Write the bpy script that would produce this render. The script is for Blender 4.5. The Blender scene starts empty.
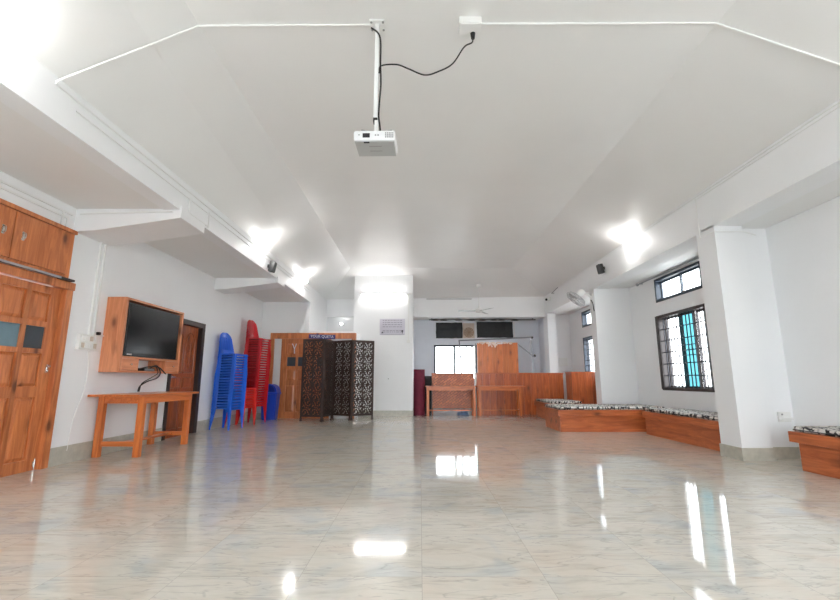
import bpy, bmesh, math, random
from mathutils import Vector, Matrix, noise
random.seed(7)
SC = bpy.context.scene
COL = SC.collection
PI = math.pi

# ------------------------------------------------------------------ materials
def new_mat(name):
    m = bpy.data.materials.new(name); m.use_nodes = True
    nt = m.node_tree
    return m, nt, nt.nodes['Principled BSDF']

def lin(r, g, b):
    f = lambda c: (c/255/12.92) if c/255 <= .04045 else ((c/255+.055)/1.055)**2.4
    return (f(r), f(g), f(b), 1)

def node(nt, kind, **kw):
    n = nt.nodes.new(kind)
    for k, v in kw.items():
        if hasattr(n, k): setattr(n, k, v)
        else: n.inputs[k.replace('_', ' ')].default_value = v
    return n

def ramp(nt, stops, interp='LINEAR'):
    r = nt.nodes.new('ShaderNodeValToRGB'); cr = r.color_ramp; cr.interpolation = interp
    while len(cr.elements) > 1: cr.elements.remove(cr.elements[-1])
    cr.elements[0].position = stops[0][0]; cr.elements[0].color = stops[0][1]
    for p, c in stops[1:]:
        e = cr.elements.new(p); e.color = c
    return r

def plain(name, col, rough=.5, metal=0, bump=0, bscale=200, var=.04, vscale=3, coat=0):
    m, nt, b = new_mat(name)
    tc = nt.nodes.new('ShaderNodeTexCoord')
    n = node(nt, 'ShaderNodeTexNoise', Scale=vscale, Detail=4.0)
    nt.links.new(tc.outputs['Object'], n.inputs['Vector'])
    lo = tuple(c*(1-var) for c in col[:3])+(1,); hi = tuple(min(1, c*(1+var)) for c in col[:3])+(1,)
    r = ramp(nt, [(.3, lo), (.7, hi)])
    nt.links.new(n.outputs['Fac'], r.inputs['Fac']); nt.links.new(r.outputs['Color'], b.inputs['Base Color'])
    b.inputs['Roughness'].default_value = rough; b.inputs['Metallic'].default_value = metal
    b.inputs['Coat Weight'].default_value = coat
    if bump:
        n2 = node(nt, 'ShaderNodeTexNoise', Scale=bscale, Detail=3.0)
        nt.links.new(tc.outputs['Object'], n2.inputs['Vector'])
        bp = nt.nodes.new('ShaderNodeBump'); bp.inputs['Strength'].default_value = bump; bp.inputs['Distance'].default_value = .002
        nt.links.new(n2.outputs['Fac'], bp.inputs['Height']); nt.links.new(bp.outputs['Normal'], b.inputs['Normal'])
    return m

def wood(name, axis, light, dark, knot, rough=.28, knots=1.0, scale=1.0):
    m, nt, b = new_mat(name)
    L = nt.links.new
    tc = nt.nodes.new('ShaderNodeTexCoord'); geo = nt.nodes.new('ShaderNodeNewGeometry')
    mp = nt.nodes.new('ShaderNodeMapping')
    s = [9*scale]*3; s['xyz'.index(axis)] = .9*scale
    mp.inputs['Scale'].default_value = s
    add = nt.nodes.new('ShaderNodeVectorMath'); add.operation = 'ADD'
    mul = nt.nodes.new('ShaderNodeVectorMath'); mul.operation = 'SCALE'; mul.inputs['Scale'].default_value = 13.7
    cmb = nt.nodes.new('ShaderNodeCombineXYZ')
    for i in range(3): L(geo.outputs['Random Per Island'], cmb.inputs[i])
    L(cmb.outputs[0], mul.inputs[0]); L(tc.outputs['Object'], add.inputs[0]); L(mul.outputs[0], add.inputs[1])
    L(add.outputs[0], mp.inputs['Vector'])
    n = node(nt, 'ShaderNodeTexNoise', Scale=1.6, Detail=7.0, Roughness=.62, Distortion=1.1)
    L(mp.outputs[0], n.inputs['Vector'])
    mid = tuple((a+c)/2 for a, c in zip(light, dark))
    r = ramp(nt, [(.30, dark), (.5, mid), (.66, light)])
    L(n.outputs['Fac'], r.inputs['Fac'])
    # knots with a shape of their own
    mk = nt.nodes.new('ShaderNodeMapping'); sk = [4.2*scale]*3; sk['xyz'.index(axis)] = 1.9*scale
    mk.inputs['Scale'].default_value = sk; L(add.outputs[0], mk.inputs['Vector'])
    v = node(nt, 'ShaderNodeTexVoronoi', Scale=1.0); L(mk.outputs[0], v.inputs['Vector'])
    kr = ramp(nt, [(.07, (1, 1, 1, 1)), (.16, (.3, .3, .3, 1)), (.26, (0, 0, 0, 1))]); L(v.outputs['Distance'], kr.inputs['Fac'])
    km = nt.nodes.new('ShaderNodeMath'); km.operation = 'MULTIPLY'; km.inputs[1].default_value = .85*knots
    L(kr.outputs['Color'], km.inputs[0])
    mx = nt.nodes.new('ShaderNodeMix'); mx.data_type = 'RGBA'
    L(km.outputs[0], mx.inputs['Factor']); L(r.outputs['Color'], mx.inputs['A']); mx.inputs['B'].default_value = knot
    hs = nt.nodes.new('ShaderNodeHueSaturation')
    mr = nt.nodes.new('ShaderNodeMapRange'); mr.inputs['To Min'].default_value = .82; mr.inputs['To Max'].default_value = 1.15
    L(geo.outputs['Random Per Island'], mr.inputs['Value']); L(mr.outputs[0], hs.inputs['Value'])
    L(mx.outputs['Result'], hs.inputs['Color']); L(hs.outputs['Color'], b.inputs['Base Color'])
    b.inputs['Roughness'].default_value = rough
    return m

PINE = (lin(214, 134, 82), lin(168, 90, 48), lin(84, 38, 20))
TVW = (lin(222, 148, 106), lin(186, 110, 70), lin(110, 58, 36))
DESK = (lin(220, 128, 66), lin(178, 90, 42), lin(92, 42, 22))
BENCH = (lin(200, 112, 64), lin(154, 76, 42), lin(66, 28, 16))
PANEL = (lin(198, 106, 56), lin(150, 68, 34), lin(66, 28, 16))
M = {}
for nm, c in (('pine', PINE), ('tvw', TVW), ('desk', DESK), ('bench', BENCH), ('panel', PANEL)):
    for ax in 'xyz': M[nm+ax] = wood('wood_%s_%s' % (nm, ax), ax, *c)
M['darkdoor'] = wood('wood_carved_door', 'z', lin(178, 92, 46), lin(118, 52, 24), lin(50, 22, 14))
M['wall'] = plain('paint_white_wall', (.865, .87, .88, 1), .5, bump=.15, bscale=60, var=.015, vscale=1.2)
M['ceil'] = plain('paint_white_ceiling', (.83, .83, .82, 1), .42, bump=.12, bscale=40, var=.02, vscale=.9)
M['alcove'] = plain('paint_daylight_tint', lin(232, 236, 243), .5, bump=.15, bscale=60, var=.02)  # white wall paint with the bluish daylight put into its colour
M['conduit'] = plain('pvc_white', (.83, .83, .82, 1), .35, var=.01)
M['plate'] = plain('switch_plastic_white', (.82, .82, .80, 1), .3, var=.01)
M['greyplastic'] = plain('grey_plastic', lin(150, 150, 150), .4)
M['stone'] = plain('skirting_stone', lin(186, 182, 170), .3, var=.10, vscale=14)
M['darkframe'] = plain('dark_brown_frame', lin(52, 40, 38), .4)
M['blueframe'] = plain('dark_blue_steel', lin(44, 56, 72), .4)
M['grille'] = plain('grille_steel', lin(46, 44, 54), .4)
M['black'] = plain('black_plastic', lin(22, 22, 24), .45)
M['screen'] = plain('tv_screen', lin(10, 11, 13), .16, var=.0)
M['bezel'] = plain('tv_bezel', lin(16, 16, 18), .25)
M['cable'] = plain('cable_black', lin(20, 20, 20), .5)
M['alu'] = plain('aluminium', lin(176, 178, 182), .35, metal=.9)
M['steel'] = plain('grey_steel_tube', lin(140, 144, 150), .4, metal=.5)
M['chrome'] = plain('polished_steel', lin(214, 212, 206), .18, metal=1)
M['white'] = plain('white_enamel', (.82, .82, .81, 1), .3, var=.01)
M['fanblade'] = plain('fan_blade_grey', lin(176, 178, 180), .35)
M['projector'] = plain('projector_shell', (.78, .78, .79, 1), .35, var=.01)
M['projbase'] = plain('projector_base', lin(184, 186, 186), .45, var=.02)
M['bluechair'] = plain('blue_polypropylene', lin(40, 102, 216), .2, var=.03)
M['redchair'] = plain('red_polypropylene', lin(196, 34, 44), .2, var=.03)
M['redchair2'] = plain('bright_red_polypropylene', lin(222, 48, 40), .3, var=.03)
M['bin'] = plain('bin_blue', lin(36, 78, 204), .32, var=.03)
M['carved'] = plain('carved_dark_wood', lin(58, 42, 36), .45, var=.25, vscale=22)
M['maroon'] = plain('maroon_cloth', lin(112, 24, 52), .7, var=.18, vscale=9)
M['purple'] = plain('purple_sign', lin(52, 44, 118), .4)
M['lettering'] = plain('lettering_white', lin(236, 236, 244), .5)
M['paper'] = plain('notice_paper', lin(214, 211, 222), .6, var=.02)
M['ink'] = plain('notice_ink', lin(168, 164, 178), .6)
M['inkdark'] = plain('notice_dark_mark', lin(64, 62, 72), .6)
M['beige'] = plain('beige_vent', lin(206, 192, 178), .5, var=.05)
M['beigedark'] = plain('vent_grille_brown', lin(150, 122, 98), .5, var=.15, vscale=20)
M['blackcloth'] = plain('black_sheet', lin(26, 28, 30), .5, var=.3, vscale=12)
M['rail'] = plain('dark_rail_cloth', lin(66, 62, 60), .7, var=.3, vscale=8)
M['bagblue'] = plain('pale_blue_plastic_bag', lin(150, 178, 214), .35, var=.12, vscale=18)
M['wrap'] = plain('crumpled_wrap', lin(236, 214, 200), .2, var=.1, vscale=25)
M['whitepanel'] = plain('white_panel_paint', (.78, .79, .79, 1), .35, var=.02)
M['pinkpaper'] = plain('pinkish_paper', lin(206, 172, 166), .6, var=.1, vscale=20)

def glass_mat(name, tint, refl=.08, rough=.02):
    m = bpy.data.materials.new(name); m.use_nodes = True
    nt = m.node_tree; nt.nodes.clear()
    out = nt.nodes.new('ShaderNodeOutputMaterial'); mix = nt.nodes.new('ShaderNodeMixShader')
    t = nt.nodes.new('ShaderNodeBsdfTransparent'); t.inputs['Color'].default_value = tint
    g = nt.nodes.new('ShaderNodeBsdfGlossy'); g.inputs['Roughness'].default_value = rough
    mix.inputs['Fac'].default_value = refl
    nt.links.new(t.outputs[0], mix.inputs[1]); nt.links.new(g.outputs[0], mix.inputs[2]); nt.links.new(mix.outputs[0], out.inputs[0])
    return m
M['glass'] = glass_mat('clear_glass', (.95, .97, .98, 1))
M['teal'] = glass_mat('teal_glass', (.17, .33, .36, 1))
M['smoke'] = plain('smoked_pane', lin(74, 80, 86), .08, var=.1)
M['bluepane'] = plain('bluish_obscured_pane', lin(112, 138, 150), .12, var=.1, vscale=6)
M['glossywhite'] = plain('glossy_white_panel', (.74, .75, .76, 1), .15, var=.01)

def emit(name, col, s):
    m, nt, b = new_mat(name)
    b.inputs['Emission Color'].default_value = col; b.inputs['Emission Strength'].default_value = s
    b.inputs['Base Color'].default_value = (.9, .9, .9, 1)
    return m
M['bulb'] = emit('lit_bulb', (1, .985, .955, 1), 44)
M['tube'] = emit('lit_tube', (1, .99, .97, 1), 15)
M['smallbulb'] = emit('small_lit_bulb', (1, .98, .94, 1), 9)

def floor_mat():
    m, nt, b = new_mat('marble_tiles'); L = nt.links.new
    tc = nt.nodes.new('ShaderNodeTexCoord')
    sep = nt.nodes.new('ShaderNodeSeparateXYZ'); L(tc.outputs['Object'], sep.inputs[0])
    def mth(op, a, bb=None):
        n = nt.nodes.new('ShaderNodeMath'); n.operation = op
        for i, v in enumerate((a, bb)):
            if v is None: continue
            if isinstance(v, (int, float)): n.inputs[i].default_value = v
            else: L(v, n.inputs[i])
        return n.outputs[0]
    tx = mth('DIVIDE', mth('SUBTRACT', sep.outputs['X'], .01), .6); ty = mth('DIVIDE', mth('SUBTRACT', sep.outputs['Y'], 2.35), .6)
    fx, fy = mth('FRACT', tx), mth('FRACT', ty)
    ex = mth('MINIMUM', fx, mth('SUBTRACT', 1, fx)); ey = mth('MINIMUM', fy, mth('SUBTRACT', 1, fy))
    joint = mth('LESS_THAN', mth('MINIMUM', ex, ey), .0022)
    wn = nt.nodes.new('ShaderNodeTexWhiteNoise'); wn.noise_dimensions = '2D'
    cb = nt.nodes.new('ShaderNodeCombineXYZ'); L(mth('FLOOR', tx), cb.inputs[0]); L(mth('FLOOR', ty), cb.inputs[1]); L(cb.outputs[0], wn.inputs['Vector'])
    sc = nt.nodes.new('ShaderNodeVectorMath'); sc.operation = 'SCALE'; sc.inputs['Scale'].default_value = 6; L(wn.outputs['Color'], sc.inputs[0])
    ad = nt.nodes.new('ShaderNodeVectorMath'); ad.operation = 'ADD'; L(tc.outputs['Object'], ad.inputs[0]); L(sc.outputs[0], ad.inputs[1])
    mp = nt.nodes.new('ShaderNodeMapping'); mp.inputs['Rotation'].default_value = (0, 0, -.6); mp.inputs['Scale'].default_value = (1.1, 3.6, 1); L(ad.outputs[0], mp.inputs['Vector'])
    n1 = node(nt, 'ShaderNodeTexNoise', Scale=1.7, Detail=8.0, Roughness=.6, Distortion=1.4); L(mp.outputs[0], n1.inputs['Vector'])
    r1 = ramp(nt, [(.28, lin(178, 171, 160)), (.45, lin(203, 196, 184)), (.55, lin(214, 207, 196)), (.72, lin(198, 193, 185))]); L(n1.outputs['Fac'], r1.inputs['Fac'])
    # cloudy rosy and bluish patches of the stone
    n2 = node(nt, 'ShaderNodeTexNoise', Scale=2.4, Detail=3.0, Distortion=.6); L(ad.outputs[0], n2.inputs['Vector'])
    r2 = ramp(nt, [(.34, lin(176, 184, 190)), (.47, lin(208, 201, 189)), (.56, lin(208, 201, 189)), (.72, lin(208, 188, 170))]); L(n2.outputs['Fac'], r2.inputs['Fac'])
    mx = nt.nodes.new('ShaderNodeMix'); mx.data_type = 'RGBA'; mx.inputs['Factor'].default_value = .42
    L(r1.outputs[0], mx.inputs['A']); L(r2.outputs[0], mx.inputs['B'])
    # fine veins
    mp2 = nt.nodes.new('ShaderNodeMapping'); mp2.inputs['Rotation'].default_value = (0, 0, -.55); mp2.inputs['Scale'].default_value = (.7, 4.0, 1); L(ad.outputs[0], mp2.inputs['Vector'])
    n3 = node(nt, 'ShaderNodeTexNoise', Scale=2.2, Detail=4.0, Distortion=1.6); L(mp2.outputs[0], n3.inputs['Vector'])
    r3 = ramp(nt, [(.478, (0, 0, 0, 1)), (.5, (.34, .34, .34, 1)), (.522, (0, 0, 0, 1))]); L(n3.outputs['Fac'], r3.inputs['Fac'])
    mv = nt.nodes.new('ShaderNodeMix'); mv.data_type = 'RGBA'; L(r3.outputs[0], mv.inputs['Factor']); L(mx.outputs['Result'], mv.inputs['A']); mv.inputs['B'].default_value = lin(128, 126, 124)
    mj = nt.nodes.new('ShaderNodeMix'); mj.data_type = 'RGBA'; L(joint, mj.inputs['Factor']); L(mv.outputs['Result'], mj.inputs['A']); mj.inputs['B'].default_value = lin(178, 171, 161)
    L(mj.outputs['Result'], b.inputs['Base Color'])
    n4 = node(nt, 'ShaderNodeTexNoise', Scale=5.0, Detail=4.0); L(tc.outputs['Object'], n4.inputs['Vector'])
    r4 = nt.nodes.new('ShaderNodeMapRange'); r4.inputs['To Min'].default_value = .035; r4.inputs['To Max'].default_value = .085; L(n4.outputs['Fac'], r4.inputs['Value'])
    L(r4.outputs[0], b.inputs['Roughness'])
    b.inputs['IOR'].default_value = 1.45
    n5 = node(nt, 'ShaderNodeTexNoise', Scale=3.0, Detail=2.0); L(tc.outputs['Object'], n5.inputs['Vector'])
    bp = nt.nodes.new('ShaderNodeBump'); bp.inputs['Strength'].default_value = .05; bp.inputs['Distance'].default_value = .004
    L(n5.outputs['Fac'], bp.inputs['Height']); L(bp.outputs['Normal'], b.inputs['Normal'])
    return m
M['floor'] = floor_mat()

def cloth_mat():
    m, nt, b = new_mat('black_and_white_print'); L = nt.links.new
    tc = nt.nodes.new('ShaderNodeTexCoord')
    mp = nt.nodes.new('ShaderNodeMapping'); mp.inputs['Scale'].default_value = (1, 1, .6); L(tc.outputs['Object'], mp.inputs['Vector'])
    v = node(nt, 'ShaderNodeTexVoronoi', Scale=13.0, feature='DISTANCE_TO_EDGE'); L(mp.outputs[0], v.inputs['Vector'])
    r = ramp(nt, [(0, lin(24, 24, 28)), (.09, lin(34, 32, 36)), (.13, lin(232, 228, 220)), (.36, lin(232, 230, 226)), (.42, lin(120, 100, 92))]); L(v.outputs['Distance'], r.inputs['Fac'])
    n = node(nt, 'ShaderNodeTexNoise', Scale=9.0, Detail=2.0); L(mp.outputs[0], n.inputs['Vector'])
    r2 = ramp(nt, [(.36, (0, 0, 0, 1)), (.42, (1, 1, 1, 1))]); L(n.outputs['Fac'], r2.inputs['Fac'])
    mx = nt.nodes.new('ShaderNodeMix'); mx.data_type = 'RGBA'; L(r2.outputs[0], mx.inputs['Factor'])
    mx.inputs['A'].default_value = lin(228, 224, 218); L(r.outputs[0], mx.inputs['B']); L(mx.outputs['Result'], b.inputs['Base Color'])
    b.inputs['Roughness'].default_value = .6
    return m
M['cloth'] = cloth_mat()

def parquet_mat():
    m, nt, b = new_mat('woven_pattern_wood'); L = nt.links.new
    tc = nt.nodes.new('ShaderNodeTexCoord')
    mp = nt.nodes.new('ShaderNodeMapping'); mp.inputs['Rotation'].default_value = (PI/2, 0, .6); L(tc.outputs['Object'], mp.inputs['Vector'])
    br = nt.nodes.new('ShaderNodeTexBrick'); br.inputs['Scale'].default_value = 1.0
    br.inputs['Brick Width'].default_value = .13; br.inputs['Row Height'].default_value = .06; br.inputs['Mortar Size'].default_value = .004
    br.inputs['Color1'].default_value = lin(212, 122, 72); br.inputs['Color2'].default_value = lin(172, 90, 50); br.inputs['Mortar'].default_value = lin(104, 50, 28)
    L(mp.outputs[0], br.inputs['Vector']); L(br.outputs['Color'], b.inputs['Base Color'])
    b.inputs['Roughness'].default_value = .35
    return m
M['parquet'] = parquet_mat()

# ------------------------------------------------------------------ mesh helpers
class MB:
    def __init__(s): s.bm = bmesh.new()
    def box(s, x0, x1, y0, y1, z0, z1, bev=0, mtx=None):
        r = bmesh.ops.create_cube(s.bm, size=1)
        vs = r['verts']
        bmesh.ops.scale(s.bm, vec=(x1-x0, y1-y0, z1-z0), verts=vs)
        bmesh.ops.translate(s.bm, vec=((x0+x1)/2, (y0+y1)/2, (z0+z1)/2), verts=vs)
        if mtx: bmesh.ops.transform(s.bm, matrix=mtx, verts=vs)
        if bev:
            es = list({e for v in vs for e in v.link_edges})
            bmesh.ops.bevel(s.bm, geom=es, offset=bev, segments=2, profile=.6, affect='EDGES')
        return s
    def cyl(s, p0, p1, r0, r1=None, n=16):
        p0, p1 = Vector(p0), Vector(p1); r1 = r0 if r1 is None else r1
        d = p1-p0
        q = Vector((0, 0, 1)).rotation_difference(d.normalized()).to_matrix().to_4x4()
        bmesh.ops.create_cone(s.bm, cap_ends=True, segments=n, radius1=r0, radius2=r1, depth=d.length, matrix=Matrix.Translation((p0+p1)/2) @ q)
        return s
    def sphere(s, c, r, sc=(1, 1, 1), n=16, mtx=None):
        m = Matrix.Translation(c) @ (mtx or Matrix()) @ Matrix.Diagonal((*sc, 1))
        bmesh.ops.create_uvsphere(s.bm, u_segments=n, v_segments=max(6, n//2), radius=r, matrix=m)
        return s
    def tube(s, pts, r, n=8, closed=False):
        pts = [Vector(p) for p in pts]; rings = []; N = len(pts)
        up = None
        for i, p in enumerate(pts):
            a = pts[(i-1) % N] if (closed or i > 0) else p
            b = pts[(i+1) % N] if (closed or i < N-1) else p
            t = (b-a).normalized()
            if up is None:
                up = t.orthogonal().normalized()
            else:
                up = (up-t*up.dot(t)); up = up.normalized() if up.length > 1e-6 else t.orthogonal().normalized()
            sd = t.cross(up)
            rings.append([s.bm.verts.new(p+(up*math.cos(2*PI*k/n)+sd*math.sin(2*PI*k/n))*r) for k in range(n)])
        M_ = N if closed else N-1
        for i in range(M_):
            A, B = rings[i], rings[(i+1) % N]
            for k in range(n): s.bm.faces.new((A[k], A[(k+1) % n], B[(k+1) % n], B[k]))
        if not closed:
            s.bm.faces.new(rings[0][::-1]); s.bm.faces.new(rings[-1])
        return s
    def lathe(s, prof, c=(0, 0, 0), n=24, mtx=None):
        rings = []
        for r, z in prof:
            if r < 1e-6: rings.append([s.bm.verts.new((0, 0, z))])
            else: rings.append([s.bm.verts.new((r*math.cos(2*PI*k/n), r*math.sin(2*PI*k/n), z)) for k in range(n)])
        for A, B in zip(rings, rings[1:]):
            for k in range(n):
                f = [A[k % len(A)], A[(k+1) % len(A)], B[(k+1) % len(B)], B[k % len(B)]]
                f = list(dict.fromkeys(f))
                if len(f) >= 3: s.bm.faces.new(f)
        vs = [v for R in rings for v in R]
        bmesh.ops.transform(s.bm, matrix=Matrix.Translation(c) @ (mtx or Matrix()), verts=vs)
        return s
    def prism(s, poly, vec):
        a = [s.bm.verts.new(p) for p in poly]; b = [s.bm.verts.new(Vector(p)+Vector(vec)) for p in poly]
        n = len(poly)
        s.bm.faces.new(a[::-1]); s.bm.faces.new(b)
        for k in range(n): s.bm.faces.new((a[k], a[(k+1) % n], b[(k+1) % n], b[k]))
        return s
    def faces(s, vs, fs):
        V = [s.bm.verts.new(v) for v in vs]
        for f in fs: s.bm.faces.new([V[i] for i in f])
        return s
    def grid(s, nu, nv, fn, skip=None, thick=0):
        V = [[s.bm.verts.new(fn(i/nu, j/nv)) for j in range(nv+1)] for i in range(nu+1)]
        F = []
        for i in range(nu):
            for j in range(nv):
                if skip and skip(i, j): continue
                F.append(s.bm.faces.new((V[i][j], V[i+1][j], V[i+1][j+1], V[i][j+1])))
        if thick:
            bmesh.ops.recalc_face_normals(s.bm, faces=F)
            bmesh.ops.solidify(s.bm, geom=F, thickness=thick)
        for row in V:
            for v in row:
                if v.is_valid and not v.link_faces: s.bm.verts.remove(v)
        return s

def root_loc(o):
    while o.parent: o = o.parent
    return o.location

def obj(name, mb, mat, parent=None, smooth=False, world=True):
    bm = mb.bm
    bmesh.ops.recalc_face_normals(bm, faces=bm.faces[:])
    if parent is not None and world: bmesh.ops.translate(bm, vec=-root_loc(parent), verts=bm.verts[:])
    origin = None
    me = bpy.data.meshes.new(name); bm.to_mesh(me); bm.free()
    me.materials.append(mat if not isinstance(mat, str) else M[mat])
    if smooth: me.shade_smooth(); me.set_sharp_from_angle(angle=math.radians(40))
    o = bpy.data.objects.new(name, me); COL.objects.link(o)
    if parent is not None: o.parent = parent
    return o

def tag(o, label, cat, group=None):
    o['label'] = label; o['category'] = cat
    if group: o['group'] = group
    return o
def thing(name, label, cat, loc=(0, 0, 0), rz=0, group=None):
    o = bpy.data.objects.new(name, None); COL.objects.link(o); o.empty_display_size = .05
    o.location = loc; o.rotation_euler = (0, 0, rz)
    return tag(o, label, cat, group)
def struct(name, mb, mat, parent=None, smooth=False):
    o = obj(name, mb, mat, parent, smooth)
    if parent is None: o['kind'] = 'structure'
    return o
def sroot(name, loc=(0, 0, 0)):
    o = bpy.data.objects.new(name, None); COL.objects.link(o); o.location = loc; o['kind'] = 'structure'; o.empty_display_size = .05
    return o
def dup(root, loc, rz=None, label=None, group=None, mats=None):
    r = root.copy(); COL.objects.link(r); r.location = loc
    if rz is not None: r.rotation_euler = (0, 0, rz)
    if label: r['label'] = label
    if group: r['group'] = group
    for ch in list(root.children):
        c = ch.copy(); COL.objects.link(c); c.parent = r
        for g in list(ch.children):
            d = g.copy(); COL.objects.link(d); d.parent = c
    return r

def catmull(pts, k=8):
    P = [Vector(p) for p in pts]; P = [2*P[0]-P[1]]+P+[2*P[-1]-P[-2]]; out = []
    for i in range(1, len(P)-2):
        for j in range(k):
            t = j/k; a, b, c, d = P[i-1:i+3]
            out.append(.5*((2*b)+(c-a)*t+(2*a-5*b+4*c-d)*t*t+(3*b-a-3*c+d)*t**3))
    out.append(P[-2]); return out

ORD = ['topmost', 'second from the top', 'third from the top', 'fourth from the top', 'fifth from the top', 'sixth from the top', 'seventh from the top', 'eighth from the top', 'ninth from the top', 'tenth from the top',
       'eleventh from the top', 'twelfth from the top', 'thirteenth from the top', 'fourteenth from the top', 'fifteenth from the top', 'sixteenth from the top', 'seventeenth from the top', 'eighteenth from the top', 'nineteenth from the top', 'twentieth from the top']
ORDB = ['bottommost', 'second from the floor', 'third from the floor', 'fourth from the floor', 'fifth from the floor', 'sixth from the floor', 'seventh from the floor', 'eighth from the floor', 'ninth from the floor', 'tenth from the floor', 'eleventh from the floor', 'twelfth from the floor', 'thirteenth from the floor', 'fourteenth from the floor']

# ------------------------------------------------------------------ the room
XL, XR, XW = -4.12, 3.86, 4.65
BZ = 2.95            # underside of the perimeter beams
Y0 = -3.0
struct('floor', MB().box(-4.4, 5.2, Y0-.2, 15.4, -.15, 0), 'floor')
struct('roof_light_seal', MB().box(-4.4, 5.2, Y0-.2, 15.4, 4.3, 4.45), 'ceil')  # unseen slab over the ceiling, added to keep sky light out

# tray ceiling: flat middle, slopes to the beams on the left, right and back
c = MB()
c.faces([(-1.93, Y0, 4), (2.58, Y0, 4), (2.58, 11.71, 4), (-1.93, 11.71, 4),
         (-2.88, Y0, 3.27), (-2.88, 13.32, 3.40), (3.86, 13.32, 3.49), (3.86, Y0, 3.50)],
        [(0, 1, 2, 3), (0, 3, 5, 4), (1, 7, 6, 2), (3, 2, 6, 5)])
struct('ceiling', c, 'ceil')

def wall_x(x0, x1, y0, y1, z0, z1, holes, mb=None):
    """slab in the YZ plane with rectangular openings (ya, yb, za, zb)"""
    mb = mb or MB()
    ys = sorted({y0, y1, *[h[0] for h in holes], *[h[1] for h in holes]}); zs = sorted({z0, z1, *[h[2] for h in holes], *[h[3] for h in holes]})
    for a, b in zip(ys, ys[1:]):
        for c_, d in zip(zs, zs[1:]):
            if any(h[0] <= a and b <= h[1] and h[2] <= c_ and d <= h[3] for h in holes): continue
            mb.box(x0, x1, a, b, c_, d)
    return mb
def wall_y(y0, y1, x0, x1, z0, z1, holes):
    mb = MB()
    xs = sorted({x0, x1, *[h[0] for h in holes], *[h[1] for h in holes]}); zs = sorted({z0, z1, *[h[2] for h in holes], *[h[3] for h in holes]})
    for a, b in zip(xs, xs[1:]):
        for c_, d in zip(zs, zs[1:]):
            if any(h[0] <= a and b <= h[1] and h[2] <= c_ and d <= h[3] for h in holes): continue
            mb.box(a, b, y0, y1, c_, d)
    return mb
D1 = (3.70, 5.04, 0, 2.07); D2 = (7.22, 8.30, 0, 2.0)
struct('wall_left', wall_x(-4.32, XL, Y0, 15.3, 0, 4.3, [D1, D2]), 'wall')
W1 = (6.98, 8.50, .76, 2.18); W2 = (6.99, 8.44, 2.44, 2.90)
W4 = (10.4, 12.42, 1.0, 2.13); W5 = (10.4, 12.40, 2.42, 2.86); W6 = (1.2, 2.9, .85, 2.15); W7 = (1.2, 2.9, 2.42, 2.86)
struct('wall_right', wall_x(XW, XW+.22, Y0, 13.5, 0, 4.3, [W1, W2, W4, W5, W6, W7]), 'wall')
FW = [(-3.2, -.3, .3, 2.9), (.5, 3.4, .3, 2.9)]
struct('wall_front', wall_y(Y0-.2, Y0, -4.3, 4.9, 0, 4.3, FW), 'wall')
AW = (.48, 1.95, .95, 2.13)
struct('wall_back', wall_y(15.0, 15.2, -4.3, 4.9, 0, 4.3, [AW]), 'alcove')
struct('wall_alcove', MB().box(4.1, 4.25, 13.5, 15.0, 0, 4.3).box(-.75, -.6, 13.3, 15.0, 0, 4.3), 'alcove')
struct('ceiling_alcove', MB().box(-.7, 4.2, 13.5, 15.1, 3.0, 3.1), 'ceil')
struct('wall_back_bay', MB().box(4.05, 4.9, 13.45, 13.6, 0, 4.3), 'wall')
# partition holding the double door, unseen light-leak slab added above it, recessed wall behind
struct('wall_partition', wall_y(11.30, 11.45, XL, -1.66, 0, 2.97, [(-3.87, -1.66, 0, 2.16), (-2.99, -1.66, 2.15, 2.97)]), 'wall')
struct('wall_recess_side', MB().box(-2.99, -2.88, 11.3, 13.5, 2.16, 3.62), 'wall')
struct('wall_recess_back', MB().box(-3.0, -1.8, 13.42, 13.55, 2.1, 2.95), 'glossywhite')
struct('trim_1', MB().box(-3.9, -1.7, 11.34, 13.5, 2.155, 2.2), 'wall')  # added out of view so no light leaks in over the door
struct('wall_return', MB().box(-1.75, -1.66, 11.38, 12.1, 0, 2.16), 'wall')
struct('wall_pillar', MB().box(-1.85, -.2, 12.07, 13.5, 0, 4.0), 'wall')
# beams, slabs, columns
struct('trim_2', MB().box(-3.08, -2.88, Y0, 11.31, 2.96, 3.62), 'wall')            # left beam
struct('trim_3', MB().box(XR, 4.2, Y0, 13.5, 2.94, 3.75), 'wall')                   # right beam
struct('trim_4', MB().box(-3.0, 4.2, 13.3, 13.6, 2.87, 3.75), 'wall')               # back beam
struct('ceiling_side', MB().box(-4.3, -3.06, Y0, 11.4, 2.97, 3.1), 'ceil')          # low slab on the left
struct('ceiling_bay', MB().box(4.18, 4.9, Y0, 13.5, 2.955, 3.1), 'ceil')
for i, (ya, yb, zw, ze) in enumerate(((4.95, 5.52, 2.69, 2.86), (8.55, 9.0, 2.73, 2.88))):   # haunched cross beams
    struct('trim_%d' % (5+i), MB().prism([(XL-.05, ya, 3.0), (XL-.05, ya, zw), (XL+.25, ya, zw+.01), (-2.86, ya, ze), (-2.86, ya, 3.0)], (0, yb-ya, 0)), 'wall')
struct('trim_7', MB().box(XR, 4.23, 5.46, 5.83, 0, 2.96).box(4.2, 4.7, 5.60, 5.78, 0, 2.97), 'wall')   # near column with its fin
struct('trim_8', MB().box(XR, 4.70, 9.48, 9.76, 0, 2.97), 'wall')                   # middle column
struct('trim_9', MB().box(XR, 4.12, 13.1, 13.55, 0, 2.96), 'wall')                  # corner column
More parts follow.
